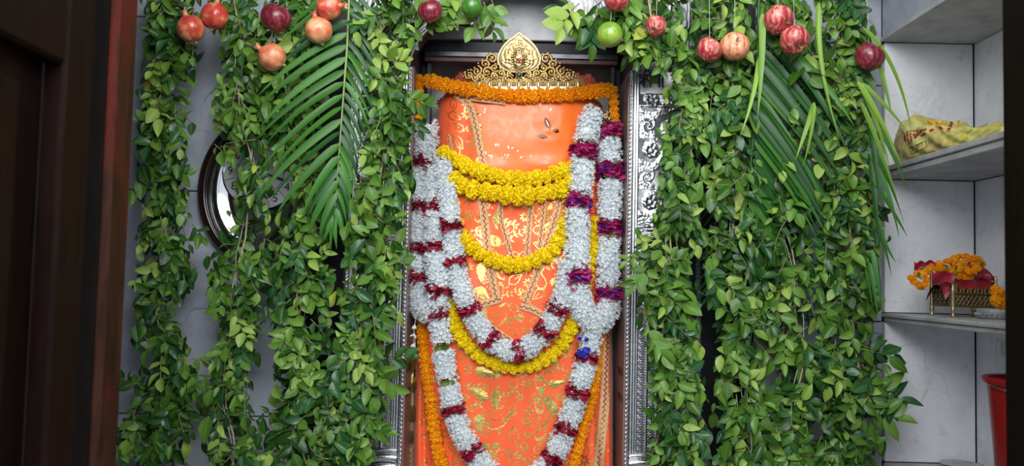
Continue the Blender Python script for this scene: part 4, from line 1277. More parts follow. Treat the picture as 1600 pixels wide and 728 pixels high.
leaf_string('leaf garland behind the broad dark palm leaf', [(-40, 1215, 52), (0, 1215, 52), (60, 1238, 46), (120, 1265, 20), (200, 1240, 16), (250, 1238, 34), (300, 1228, 48), (350, 1222, 54), (420, 1232, 54), (480, 1240, 52), (560, 1246, 46), (640, 1236, 46), (760, 1240, 50)],
            (T0, [.82, .70, .66, .58, .28]), -.15, 1.0, [(1195, 490, -.9, 1.2, .8)])
leaf_string('rightmost leaf garland, beside the marble cupboard', [(-40, 1308, 52), (0, 1308, 52), (80, 1322, 52), (150, 1312, 50), (220, 1318, 48), (300, 1322, 52), (380, 1322, 56), (440, 1326, 48), (500, 1318, 54), (560, 1328, 58), (620, 1338, 58), (680, 1322, 60), (760, 1308, 52)],
            (T0, [.80, .72, .72, .60, .22]), -.165, 1.05, [(1350, 600, 1.25, 2.1, .25), (1355, 615, 1.4, 1.9, .25), (1340, 625, .9, 1.7, .6), (1345, 545, 1.4, 1.6, .5), (1350, 330, 1.5, 1.1, .3)])

# ------------------------------------------------------------------ palm leaves
def blade_mesh(b, p0, p1, p2, w, fold=.35, tw=0.0, n=16, nrm=(0, -1, .1)):
    t = np.linspace(0, 1, n)[:, None]
    p = (1 - t) ** 2 * p0 + 2 * t * (1 - t) * p1 + t * t * p2
    T = norm(np.gradient(p, axis=0)); Nn = np.tile(norm(np.array(nrm, float)), (n, 1))
    Nn = norm(Nn - (Nn * T).sum(1, keepdims=True) * T); S = np.cross(T, Nn)
    ang = tw * t; S2 = S * np.cos(ang) + Nn * np.sin(ang); N2 = -S * np.sin(ang) + Nn * np.cos(ang)
    ww = w * np.clip(t * 9 + .35, 0, 1) * (1 - t ** 1.9) ** .9
    ww[-1] = w * .03
    v = np.stack([p - S2 * ww / 2 + N2 * ww * fold * .5, p, p + S2 * ww / 2 + N2 * ww * fold * .5], 1).reshape(-1, 3)
    uv = np.stack([np.tile([0, .5, 1.0], n), np.repeat(t[:, 0], 3)], 1)
    b.add(v, gridf(n, 3), 0, uv)
def leaflet(root, a, m, c, wpx, Y0, Y2, kind, tw=0.0):
    Y1 = (Y0 + Y2) / 2 - .012
    b = Buf(); blade_mesh(b, P(*a, Y0), P(*m, Y1), P(*c, Y2), wpx * mpp(Y0), tw=tw, nrm=(rng.normal(0, .35), -1, rng.normal(.1, .25)))
    return part('leaflet', b, BLADE[kind], root, True)
fr1 = thing('palm_frond', 'palm leaf with central rib and leaflets on both sides, left of the shrine', 'palm leaf', P(545, 0, -.2), 'palm leaves among the garlands')
rach = smooth_path([(546, -30), (543, 60), (538, 130), (532, 210), (526, 290), (521, 345)], 60)
b = Buf(); tube(b, [P(x, y, -.235) for x, y in rach], np.linspace(.0035, .0012, 60), 6); part('rib', b, simple('palm_rib', (.22, .33, .08), .4), fr1)
def rx(y): return float(np.interp(y, rach[:, 1], rach[:, 0]))
for i, y in enumerate(np.linspace(-25, 322, 19)):
    f = (y + 25) / 347
    L = np.interp(f, [0, .3, .6, .8, 1], [120, 165, 180, 120, 55]) * rng.uniform(.82, 1.12)
    a = np.interp(f, [0, .25, .6, .85, 1], [.98, 1.0, .80, .55, .30]) + rng.normal(0, .05)
    x0 = rx(y); tip = (x0 - L * math.sin(a), y + L * math.cos(a)); mid = (x0 - L * .55 * math.sin(a + .18), y + L * .55 * math.cos(a + .18))
    leaflet(fr1, (x0, y), mid, tip, rng.uniform(11, 15), -.235, -.235 + rng.uniform(-.015, .01), 'mid' if rng.random() < .75 else 'dark', rng.normal(0, .25))
for i, y in enumerate(np.linspace(-20, 325, 22)):
    f = (y + 20) / 345; L = np.interp(f, [0, .4, 1], [88, 92, 55]) * rng.uniform(.9, 1.1); a = np.interp(f, [0, 1], [.62, .22])
    x0 = rx(y); leaflet(fr1, (x0, y), (x0 + L * .5 * math.sin(a + .2), y + L * .5 * math.cos(a + .2)), (x0 + L * math.sin(a), y + L * math.cos(a)), rng.uniform(8, 11), -.232, -.215, 'mid' if rng.random() < .5 else 'dark', .5)
for x in (-16, -6, 4): leaflet(fr1, (521, 335), (521 + x * .4, 355), (522 + x, 385 + rng.uniform(-15, 15)), 10, -.235, -.23, 'mid')
# right frond: broad fan of dark leaflets
fr2 = thing('palm_frond', 'broad dark palm leaf with long diagonal leaflets below the two touching red apples', 'palm leaf', P(1188, 40, -.2), 'palm leaves among the garlands')
b = Buf(); rr_ = smooth_path([(1186, -20), (1184, 80), (1178, 200), (1165, 330), (1150, 440)], 50); tube(b, [P(x, y, -.200) for x, y in rr_], np.linspace(.004, .0015, 50), 6); part('rib', b, BLADE['dark'], fr2)
for i, y in enumerate(np.linspace(35, 400, 30)):
    f = (y - 35) / 365; x0 = float(np.interp(y, rr_[:, 1], rr_[:, 0])) + 3
    L = np.interp(f, [0, .3, .7, 1], [235, 235, 165, 100]) * rng.uniform(.9, 1.08); a = np.interp(f, [0, .3, 1], [.70, .60, .45]) + rng.normal(0, .02)
    leaflet(fr2, (x0, y), (x0 + L * .5 * math.sin(a + .12), y + L * .5 * math.cos(a + .12)), (x0 + L * math.sin(a), y + L * math.cos(a)), rng.uniform(10.5, 14.5), -.198, -.215 if f < .55 else -.15, 'dark' if rng.random() < .68 else 'mid', rng.normal(0, .2))
for i, y in enumerate(np.linspace(120, 420, 18)):
    x0 = float(np.interp(y, rr_[:, 1], rr_[:, 0])); L = 110 * rng.uniform(.9, 1.1); a = -.75
    leaflet(fr2, (x0, y), (x0 + L * .5 * math.sin(a - .15), y + L * .5 * math.cos(a - .15)), (x0 + L * math.sin(a), y + L * math.cos(a)), 9, -.15, -.09, 'dark')
leaflet(fr2, (1222, 70), (1290, 120), (1334, 196), 14, -.21, -.25, 'mid')
leaflet(fr2, (1205, 55), (1290, 150), (1325, 240), 13, -.21, -.24, 'dark')
def tuft(label, lst, Yb):
    root = thing('palm_frond', label, 'palm leaf', P(*lst[0][0], Yb), 'palm leaves among the garlands')
    for a, m, c, w, k in lst: leaflet(root, a, m, c, w, Yb, Yb - .01, k, rng.normal(0, .3))
    return root
tuft('light green narrow palm strips hanging upright left of the touching red apples', [((1191, 22), (1192, 100), (1183, 187), 11, 'light'), ((1186, 90), (1180, 150), (1157, 212), 8, 'light')], -.245)
tuft('light green palm strip hanging between the touching red apples and the dark maroon apple', [((1279, 5), (1272, 100), (1312, 218), 10, 'light'), ((1277, 12), (1276, 90), (1296, 160), 7, 'light')], -.235)
tuft('pair of pale green palm tips crossing the dark palm leaf', [((1272, 160), (1258, 210), (1243, 250), 8, 'light'), ((1272, 160), (1268, 215), (1254, 260), 8, 'light')], -.265)
lst = [((1350, 45), (1405, 95), (1424, 205), 9, 'light'), ((1372, 98), (1385, 140), (1393, 178), 8, 'light'), ((1340, 128), (1375, 180), (1410, 262), 10, 'light'), ((1347, 130), (1390, 170), (1418, 206), 8, 'light'),
       ((1343, 133), (1372, 190), (1390, 262), 10, 'light'), ((1350, 150), (1385, 215), (1420, 300), 9, 'mid'), ((1345, 160), (1380, 240), (1403, 318), 9, 'light'),
       ((1352, 210), (1385, 270), (1412, 345), 9, 'mid'), ((1358, 235), (1390, 290), (1405, 372), 9, 'mid'), ((1350, 260), (1390, 320), (1418, 370), 9, 'mid'), ((1362, 320), (1380, 370), (1393, 432), 8, 'mid'),
       ((1365, 330), (1384, 390), (1400, 410), 7, 'mid'), ((1362, 390), (1372, 440), (1379, 492), 8, 'mid'), ((1366, 400), (1378, 450), (1376, 488), 7, 'dark'), ((1358, 410), (1366, 450), (1372, 496), 8, 'mid'), ((1352, 420), (1360, 460), (1364, 490), 7, 'mid'),
       ((1356, 180), (1370, 260), (1378, 330), 9, 'dark'), ((1360, 250), (1368, 330), (1376, 400), 9, 'dark')]
tuft('long arching palm leaf spilling over the edge of the marble cupboard', lst, -.25)

# ------------------------------------------------------------------ fruit
def fruitmat(name, c1, c2, c3, streak=True, rough=.35, sc=1.0):
    m, nt, p, out = mat_new(name)
    t = nt.nodes.new('ShaderNodeTexCoord'); oi = nt.nodes.new('ShaderNodeObjectInfo')
    mp = nt.nodes.new('ShaderNodeMapping'); mp.inputs['Scale'].default_value = (1, 1, .16 if streak else 1)
    nt.links.new(t.outputs['Object'], mp.inputs[0]); nt.links.new(oi.outputs['Location'], mp.inputs['Location'])
    n1 = noise(nt, mp.outputs[0], (150 if streak else 40) * sc, 4, .6)
    c = ramp(nt, n1, [(.38, c1), (.50, c2), (.60, c3)])
    mp2 = nt.nodes.new('ShaderNodeMapping'); nt.links.new(t.outputs['Object'], mp2.inputs[0]); nt.links.new(oi.outputs['Location'], mp2.inputs['Location'])
    n2 = noise(nt, mp2.outputs[0], 24, 2)
    c = mixc(nt, c, c1, ramp(nt, n2, [(.45, (0, 0, 0)), (.68, (.6, .6, .6))]))
    n3 = noise(nt, mp2.outputs[0], 320, 2)
    c = mixc(nt, c, c3, ramp(nt, n3, [(.66, (0, 0, 0)), (.72, (.5, .5, .5))]))
    nt.links.new(c, p.inputs['Base Color']); p.inputs['Roughness'].default_value = rough; p.inputs['Coat Weight'].default_value = .2
    bump(nt, p, n1, .08, .001)
    return m
F_pome = fruitmat('pomegranate_skin', (.52, .045, .035), (.60, .10, .05), (.72, .30, .14), False, .28)
F_pome2 = fruitmat('pomegranate_skin_pale', (.62, .14, .07), (.68, .26, .12), (.72, .38, .20), False, .28)
F_red = fruitmat('apple_red', (.30, .015, .03), (.42, .05, .05), (.66, .32, .22), True, .38)
F_mar = fruitmat('apple_maroon', (.11, .008, .018), (.17, .014, .03), (.30, .05, .06), True, .32)
F_pale = fruitmat('apple_speckled', (.42, .07, .05), (.58, .24, .12), (.66, .42, .20), True, .4, .8)
F_lime = fruitmat('lime_skin', (.13, .26, .02), (.18, .33, .03), (.30, .42, .06), False, .35)
F_lime2 = fruitmat('lime_skin_dark', (.035, .14, .012), (.06, .19, .02), (.12, .26, .03), False, .3)
def rotm(rx_, ry_, rz_): return np.array((Matrix.Rotation(rz_, 3, 'Z') @ Matrix.Rotation(ry_, 3, 'Y') @ Matrix.Rotation(rx_, 3, 'X')))
def hang_fruit(kind, label, cat, px, py, rpx, m, Y, R3, string=True, group=None):
    r = rpx * mpp(Y); c = P(px, py, Y)
    root = thing(kind, label, cat, c, group)
    b = Buf()
    if kind == 'apple':
        prof = [(0.001, .72)]
        for t in np.linspace(.06, 1, 26):
            a = t * PI; rad = math.sin(a) * (1 + .07 * math.cos(a)); z = math.cos(a) * .93 - .26 * math.exp(-(rad / .30) ** 2) * (1 if a < PI / 2 else -.55)
            prof.append((rad, z))
        prof.append((.001, -.93 + .15))
        lathe(b, np.array(prof) * r, 36)
        v = b.v[0]; ang = np.arctan2(v[:, 1], v[:, 0]); b.v[0] = v * (1 + .018 * np.cos(5 * ang) * (1 - v[:, 2] / r))[:, None]
        tb = Buf(); tube(tb, np.array([(0, 0, .62), (.03, 0, .85), (.10, .02, 1.08)]) * r, .045 * r, 6); cb = Buf()
        for k in range(5): cb.inst(PV, PF, [basis(norm(np.array([math.cos(k * 1.26), math.sin(k * 1.26), -.6])), np.array([0, 0, -1.0])) * r * .13], [np.array([0, 0, -.80 * r])])
        parts = [('stem', tb, M_twig), ('calyx', cb, M_twig)]
    elif kind == 'pomegranate':
        th = np.linspace(.05, PI - .02, 26); prof = np.column_stack([np.sin(th) * (1 + .03 * np.cos(2 * th)), np.cos(th) * .95])
        lathe(b, prof * r, 36); v = b.v[0]; ang = np.arctan2(v[:, 1], v[:, 0]); b.v[0] = v * (1 + .022 * np.cos(6 * ang))[:, None]
        cb = Buf(); n = 24; pr = []
        for j, (rad, z) in enumerate(((.30, .86), (.20, 1.0), (.17, 1.14), (.22, 1.26), (.30, 1.40))):
            for i in range(n):
                a = 2 * PI * i / n; zz_ = z + (.10 * abs(math.cos(3 * a)) if j == 4 else 0) - (.12 if j == 4 else 0); pr.append((rad * math.cos(a) * r, rad * math.sin(a) * r, zz_ * r))
        cb.add(pr, [(j * n + i, j * n + (i + 1) % n, (j + 1) * n + (i + 1) % n, (j + 1) * n + i) for j in range(4) for i in range(n)])
        tb = Buf(); tube(tb, np.array([(0, 0, -.92), (.02, 0, -1.12)]) * r, [.16 * r, .09 * r], 8)
        parts = [('crown', cb, F_pome2), ('stem', tb, M_twig)]
    else:
        th = np.linspace(.03, PI - .03, 24); prof = np.column_stack([np.sin(th), np.cos(th) * .97 + .05 * np.exp(-(np.sin(th) / .2) ** 2) * np.sign(np.cos(th))])
        lathe(b, prof * r, 32); tb = Buf(); ball(tb, (0, 0, r * 1.0), (r * .10, r * .10, r * .04)); parts = [('stem_button', tb, M_twig)]
    def fin(bf):
        for i in range(len(bf.v)): bf.v[i] = bf.v[i] @ R3.T + c
        return bf
    part('flesh' if kind != 'apple' else 'body', fin(b), m, root)
    for nm, bf, mm in parts: part(nm, fin(bf), mm, root)
    if string:
        zt = zz_rod = float(P(800, -60, -.16)[2])
        b = Buf(); tube(b, [c + [0, -.0, r * .5], c + [.003, .01, r * 1.6], np.array([c[0] + .004, Y + .03, zt])], .0006, 4, up=(0, -1, .0)); part('thread', b, M_string, root)
    return root
UP = rotm(.15, .1, 0)
FG = 'fruit hung among the leaves'
hang_fruit('pomegranate', 'red pomegranate with its crown pointing up left, nearest the brown door', 'pomegranate', 298, 45, 22, F_pome, -.25, rotm(.2, -.35, 0), True)
hang_fruit('pomegranate', 'red pomegranate with two dark specks, touching the one nearest the door', 'pomegranate', 335, 25, 22, F_pome, -.235, rotm(.1, .1, 1), True)
hang_fruit('pomegranate', 'shiny red pomegranate at the top beside the palm rib', 'pomegranate', 514, 11, 21, F_pome, -.27, rotm(.2, 1.5, 0), True)
hang_fruit('pomegranate', 'pale orange pomegranate below the shiny red one', 'pomegranate', 498, 47, 22, F_pome2, -.26, rotm(.2, -.25, 0), True)
hang_fruit('pomegranate', 'pinkish pomegranate with a leaf scrap, lowest of the pomegranates', 'pomegranate', 425, 89, 22, F_pome2, -.245, rotm(.2, -1.0, 0), True)
hang_fruit('apple', 'dark maroon apple between the pomegranates, left of the palm leaf', 'apple', 431, 28, 24, F_mar, -.25, rotm(.3, .5, 0))
hang_fruit('apple', 'maroon apple against the left shoulder of the silver arch', 'apple', 672, 18, 20, F_mar, -.275, rotm(.3, -.4, 0))
hang_fruit('apple', 'red apple above the green lime at the arch', 'apple', 963, 0, 20, F_red, -.28, rotm(.2, .2, 0))
hang_fruit('apple', 'small red apple half hidden by pale leaves, right of the lime', 'apple', 1025, 40, 17, F_red, -.275, rotm(2.6, .5, 0))
hang_fruit('apple', 'red apple partly behind leaves, touching the pale speckled apple', 'apple', 1108, 78, 21, F_red, -.255, rotm(.3, .6, 0))
hang_fruit('apple', 'pale yellow-red speckled apple showing its dimple', 'apple', 1148, 73, 23.5, F_pale, -.25, rotm(1.25, -.35, 0))
hang_fruit('apple', 'striped red apple, upper of the touching pair over the palm leaf', 'apple', 1216, 31, 24, F_red, -.255, rotm(2.3, -.7, 0))
hang_fruit('apple', 'striped red apple, lower of the touching pair over the palm leaf', 'apple', 1241, 62, 23.5, F_red, -.285, rotm(2.5, -.3, 0))
hang_fruit('apple', 'dark maroon apple hanging beside the marble cupboard', 'apple', 1358, 89, 23.5, F_mar, -.25, rotm(.4, .6, 0))
hang_fruit('lime', 'dark green lime hanging inside the left of the arch', 'lime', 737, 11, 17, F_lime2, -.27, rotm(1.2, .2, 0))
hang_fruit('lime', 'light green lime hanging at the right shoulder of the arch', 'lime', 953, 54, 20.5, F_lime, -.285, rotm(1.2, -.3, 0))

# ------------------------------------------------------------------ clock
KY = -.012
clock = thing('wall_clock', 'oval wall clock with dark brown rim and mirror surround behind the leaves', 'clock', P(405, 298, 0))
cc = P(405, 298, KY); m0 = mpp(KY)
def oval_ring(b, rad, prof, n=96):
    """prof: list of (inset px, forward m)"""
    v = []
    for i in range(n):
        a = 2 * PI * i / n
        for d, fwd in prof: v.append((cc[0] + (rad[0] - d) * m0 * math.cos(a), cc[1] - fwd, cc[2] + (rad[1] - d) * m0 * math.sin(a)))
    k = len(prof); b.add(v, [(i * k + j, i * k + j + 1, ((i + 1) % n) * k + j + 1, ((i + 1) % n) * k + j) for i in range(n) for j in range(k - 1)])
b = Buf(); oval_ring(b, (94, 118), [(0, -.012), (0, .012), (2, .020), (6, .024), (9, .020), (11, .024), (14, .018), (16, .010), (16, 0)]); part('rim', b, M_rim, clock)
b = Buf(); oval_ring(b, (94, 118), [(15, .004), (19, .012), (26, .017), (33, .014), (40, .006), (60, .004), (93.9, .004)]); part('mirror_surround', b, M_chrome, clock)
dc = P(408, 268, KY - .010); dr = 60 * m0
b = Buf(); lathe(b, [(0.0001, 0), (dr, 0), (dr, -.004)], 64, dc, 0, np.array([[1, 0, 0], [0, 0, -1], [0, 1, 0]])); part('dial', b, M_dial, clock, False)
b = Buf(); a = np.linspace(0, 2 * PI, 97)
tube(b, dc + np.column_stack([dr * np.cos(a), 0 * a - .001, dr * np.sin(a)]), .0022, 6, caps=False); part('dial_ring', b, M_rim, clock)
b = Buf()
for k in range(12):
    t = PI / 12 + k * PI / 6
    tube(b, [dc + [dr * .62 * math.cos(t), -.001, dr * .62 * math.sin(t)], dc + [dr * math.cos(t), -.001, dr * math.sin(t)]], .0006, 4)
tube(b, dc + np.column_stack([dr * .60 * np.cos(a), 0 * a - .001, dr * .60 * np.sin(a)]), .0007, 4, caps=False); part('dial_lines', b, M_ink, clock)
def text_buf(s, size, ex=0.0):
    cu = bpy.data.curves.new('t', 'FONT'); cu.body = s; cu.size = size; cu.align_x = 'CENTER'; cu.align_y = 'CENTER'; cu.extrude = ex; cu.resolution_u = 3
    o = bpy.data.objects.new('t', cu); COL.objects.link(o)
    dg = bpy.context.evaluated_depsgraph_get(); me = o.evaluated_get(dg).to_mesh()
    v = np.array([tuple(x.co) for x in me.vertices]).reshape(-1, 3); f = [tuple(p.vertices) for p in me.polygons]
    o.evaluated_get(dg).to_mesh_clear(); bpy.data.objects.remove(o); bpy.data.curves.remove(cu)
    return v, f
for k in range(1, 13):
    a = PI / 2 - k * PI / 6; v, f = text_buf(str(k), .030)
    b = Buf(); pos = dc + np.array([dr * .80 * math.cos(a), -.0012, dr * .80 * math.sin(a)])
    b.add(np.column_stack([v[:, 0], 0 * v[:, 0], v[:, 1]]) + pos, f); part('numeral', b, M_ink, clock, False)
for nm, L, a, w in (('hour_hand', .5, -1.05, .005), ('minute_hand', .78, -.35, .0035)):
    b = Buf(); d = np.array([math.cos(a), 0, math.sin(a)]); s_ = np.array([-d[2], 0, d[0]])
    c0 = dc + [0, -.004, 0]; v = [c0 - d * .010 - s_ * w * .4, c0 + d * dr * L * .7 - s_ * w, c0 + d * dr * L, c0 + d * dr * L * .7 + s_ * w, c0 - d * .010 + s_ * w * .4]
    v2 = [p + np.array([0, .001, 0]) for p in v]; b.add(np.array(v + v2), [(0, 1, 2, 3, 4), (9, 8, 7, 6, 5)] + [(i, (i + 1) % 5, 5 + (i + 1) % 5, 5 + i) for i in range(5)]); part(nm, b, M_ink, clock, False)

# ------------------------------------------------------------------ conduit beside the silver frame
b = Buf(); path = resample([P(1088, -80, -.012), P(1091, 300, -.012), P(1090, 760, -.012)], n=700)
tube(b, path, .0085 * (1 + .13 * np.sin(np.arange(700) * 1.15)), 10)
tag(part('conduit', b, M_conduit), 'grey corrugated conduit running down beside the right silver post', 'pipe')

# ------------------------------------------------------------------ things in the cupboard
def caster(bufs):
    V = []; Fc = []; n0 = 0
    for bf in bufs:
        v = np.concatenate(bf.v); V.append(v)
        for k in (3, 4):
            for f in bf.f[k]: Fc += [tuple(int(i) + n0 for i in x) for x in f]
        n0 += len(v)
    return BVHTree.FromPolygons([Vector(p) for p in np.concatenate(V)], Fc)
def hit(bvh, px, py, off=.0008):
    o = Vector((0, CAM_Y, CAM_Z)); d = Vector(CR @ np.array([(px - 800) / F_PX, -(py - 364) / F_PX, -1.0])).normalized()
    h = bvh.ray_cast(o, d)
    return None if h[0] is None else np.array(h[0] - d * off)
zsh = zS[1]
bag = thing('plastic_bag', 'crumpled yellow plastic bag with red printing lying on the upper shelf', 'bag', (1.04, -.1, zsh))
# cross sections along Y from the wall towards the viewer: (Y, centre X, half width, height)
secs = [(-.028, 1.035, .035, .055), (-.032, 1.035, .050, .105), (-.06, 1.035, .055, .124), (-.09, 1.037, .056, .108), (-.12, 1.040, .058, .094), (-.16, 1.040, .058, .086), (-.20, 1.040, .056, .088), (-.235, 1.040, .050, .074), (-.27, 1.040, .046, .058), (-.32, 1.040, .042, .046), (-.40, 1.040, .036, .040), (-.47, 1.040, .030, .036), (-.475, 1.04, .01, .02)]
S_ = smooth_path([(a, c, d, e) for a, c, d, e in secs], 90) if False else None
yy = np.linspace(secs[0][0], secs[-1][0], 110); sa = np.array(secs)[::-1]
n = 56; v = []
for i, y in enumerate(yy):
    cx = np.interp(y, sa[:, 0], sa[:, 1]); hw = np.interp(y, sa[:, 0], sa[:, 2]); ht = np.interp(y, sa[:, 0], sa[:, 3])
    for j in range(n):
        a = 2 * PI * j / n; c_, s_ = math.cos(a), math.sin(a)
        x = cx + hw * math.copysign(abs(c_) ** .7, c_); z = ht * .5 + ht * .5 * math.copysign(abs(s_) ** .75, s_)
        cr = .0022 * math.sin(y * 75 + 3 * math.sin(a * 2) + a * 2) + .0028 * math.sin(a * 7 + y * 60) + .002 * math.sin(a * 13 - y * 140)
        if z < .01: cr *= .2
        if s_ > .6: z += .010 * (1 if y > -.14 else .2) * math.sin(y * 70 + 1) * (s_ - .6) / .4
        v.append((x + cr * c_, y, zsh + max(.0006, z + cr * s_)))
b = Buf(); b.add(v, [(i * n + j, i * n + (j + 1) % n, (i + 1) * n + (j + 1) % n, (i + 1) * n + j) for i in range(109) for j in range(n)])
b.add(v[:n], [tuple(range(n))]); b.add(v[-n:], [tuple(range(n))[::-1]])
bvh = caster([b])
def bagmat():
    m, nt, p, out = mat_new('yellow_polythene')
    vec = coord(nt)
    c = ramp(nt, noise(nt, vec, 16, 4), [(.35, (.46, .34, .15)), (.45, (.66, .58, .16)), (.6, (.80, .78, .26))])
    nt.links.new(c, p.inputs['Base Color']); p.inputs['Roughness'].default_value = .3; p.inputs['Coat Weight'].default_value = .3
    bump(nt, p, noise(nt, vec, 45, 5, .6, dist=1.2), .5, .006); return m
M_bag = bagmat(); M_print = simple('red_print', (.42, .02, .025), .4, col2=(.33, .02, .02)); M_print2 = simple('brown_print', (.13, .02, .018), .4)
part('bag_body', b, M_bag, bag)
def decal_ribbon(b, pts, w, tri=None):
    p = smooth_path(pts, 14) if len(pts) > 2 else resample(np.array(pts, float), n=10)
    T = norm(np.gradient(p, axis=0)); Nn = np.stack([-T[:, 1], T[:, 0]], 1) * w / 2; rows = []
    for i in range(len(p)):
        r = [hit(bvh, *(p[i] + g * Nn[i])) for g in (-1, 0, 1)]
        if any(q is None for q in r):
            if len(rows) > 1: b.add(np.array(rows).reshape(-1, 3), gridf(len(rows), 3))
            rows = []; continue
        rows.append(r)
    if len(rows) > 1: b.add(np.array(rows).reshape(-1, 3), gridf(len(rows), 3))
b = Buf()
for pts, w in (([(1411, 206), (1420, 205), (1432, 204), (1442, 206)], 1.5), ([(1413, 207), (1414, 221)], 2.6), ([(1418, 206), (1419, 222)], 2.4), ([(1422, 207), (1424, 222)], 2.6), ([(1416, 206), (1420, 222), (1424, 223)], 1.5),
               ([(1429, 216), (1437, 206), (1448, 201)], 4), ([(1427, 209), (1431, 214)], 3.5), ([(1439, 213), (1446, 208)], 3.5), ([(1452, 205), (1459, 202)], 4), ([(1467, 197), (1473, 204)], 4.5), ([(1481, 206), (1486, 194), (1490, 186)], 5)): decal_ribbon(b, pts, w)
part('red_printing', b, M_print, bag, False)
v, f = text_buf('हनुमान', 9.0)
if len(v):
    v = v[:, :2]; v = v - (v.max(0) + v.min(0)) / 2; v = v * (20.0 / max(1e-6, (v.max(0) - v.min(0))[0])); a = -math.radians(24)
    q = np.column_stack([1433.5 + v[:, 0] * math.cos(a) + v[:, 1] * math.sin(a) * 1, 230 + v[:, 0] * math.sin(a) - v[:, 1] * math.cos(a)])
    pp = [hit(bvh, *x) for x in q]
    ok = [x for x in f if all(pp[i] is not None for i in x)]
    pp = [x if x is not None else np.array([1.04, -.1, zsh + .02]) for x in pp]
    if ok:
        b = Buf(); b.add(np.array(pp), ok); part('boxed_word', b, M_print2, bag, False)
b = Buf()
for pts in ([(1421, 231), (1446, 220)], [(1424, 241), (1448, 229)], [(1421, 231), (1424, 241)], [(1446, 220), (1448, 229)]): decal_ribbon(b, pts, .9)
part('word_box', b, M_print2, bag, False)
b = Buf()
for pts, w in (([(1524, 193), (1517, 202), (1508, 207)], 5.5), ([(1503, 210), (1512, 222)], 9)): decal_ribbon(b, pts, w)
part('yellow_edge', b, simple('bright_yellow_film', (.72, .62, .06), .3), bag, False)
# a few flower scraps peeping out of the bag
b = Buf()
for px, py in ((1452, 190), (1458, 191), (1465, 190), (1472, 191), (1498, 191)):
    h_ = hit(bvh, px, py + 3)
    if h_ is not None:
        for _ in range(9): d = norm(rng.normal(0, 1, 3) + [0, -.4, .7]); b.inst(WV, WF, [basis(d, norm(rng.normal(0, 1, 3))) * .007], [h_ + rng.normal(0, .003, 3)])
if b.n: part('flower_scraps', b, M_orange, bag, False, kind='stuff')

# brass cradle
zc2 = zS[0]
cx0, cx1 = float(P(1489, 480, -.20)[0]), float(P(1556, 480, -.20)[0]); cy0, cy1 = -.20, -.10
cradle = thing('brass_cradle', 'small pierced brass cradle on four legs on the lower shelf', 'cradle', ((cx0 + cx1) / 2, -.15, zc2))
hb0, hb1, hb2 = .026, .056, .074
for (x, y) in ((cx0, cy0), (cx1, cy0), (cx0, cy1), (cx1, cy1)):
    b = Buf(); prof = [(.0002, 0), (.0045, 0), (.0055, .004), (.003, .008), (.0045, .013), (.0065, .018), (.0045, .023), (.0052, .026), (.0052, .060), (.0065, .064), (.004, .070), (.0055, .076), (.003, .084), (.0045, .089), (.003, .095), (.0005, .100)]
    sc = 1.28 if y == cy1 else 1.0
    prof = [(r, z if z < .06 else .06 + (z - .06) * (1.9 if (y == cy1 and x == cx0) or y == cy1 else 1)) for r, z in prof]
    lathe(b, prof, 12, (x, y, zc2)); part('post', b, M_brass, cradle)
def lattice(p0, p1, name):
    p0 = np.array(p0); p1 = np.array(p1); L = np.linalg.norm((p1 - p0)[:2]); d = (p1 - p0) / L
    root = Buf()
    def at_(s, z): return p0 + d * s + np.array([0, 0, z])
    tube(root, [at_(0, hb0), at_(L, hb0)], .0028, 6, up=(0, 0, 1)); tube(root, [at_(0, hb1), at_(L, hb1)], .0032, 6, up=(0, 0, 1))
    o = part(name, root, M_brass, cradle)
    k = max(3, int(L / .0095)); b = Buf()
    for i in range(k):
        for g in (0, 1):
            s0 = L * i / k; s1 = L * (i + 1) / k
            if g: s0, s1 = s1, s0
            tube(b, [at_(s0, hb0), at_(s1, (hb0 + hb1) / 2)], .0016, 4, up=(0, 0, 1)); tube(b, [at_(s1, (hb0 + hb1) / 2), at_(s0, hb1)], .0016, 4, up=(0, 0, 1))
    part('lattice', b, M_brass, o)
    b = Buf(); m_ = max(4, int(L / .016))
    for i in range(m_):           # crest of pierced points
        s0 = L * (i + .02) / m_; s1 = L * (i + .98) / m_; sm = (s0 + s1) / 2; hgt = .020 if i not in (0, m_ - 1) else .028
        nrm_ = np.array([-d[1], d[0], 0]) * .0012
        pts = [at_(s0, hb1), at_(s0 + (s1 - s0) * .12, hb1 + hgt * .55), at_(sm - .002, hb1 + hgt * .5), at_(sm, hb1 + hgt), at_(sm + .002, hb1 + hgt * .5), at_(s1 - (s1 - s0) * .12, hb1 + hgt * .55), at_(s1, hb1)]
        tube(b, pts, .0024, 5, up=(0, 0.3, 1)); tube(b, [at_(sm, hb1), at_(sm, hb1 + hgt * .8)], .0026, 5, up=(1, 0, 0))
    part('pierced_crest', b, M_brass, o)
lattice((cx0, cy0, zc2), (cx1, cy0, zc2), 'side_rail'); lattice((cx0, cy1, zc2), (cx0, cy0, zc2), 'end_rail')
lattice((cx1, cy1, zc2), (cx1, cy0, zc2), 'end_rail'); lattice((cx0, cy1, zc2), (cx1, cy1, zc2), 'side_rail')
b = Buf(); box(b, cx0, cx1, cy0, cy1, zc2 + hb0 - .001, zc2 + hb0 + .001); part('bottom', b, M_brass, cradle, False)
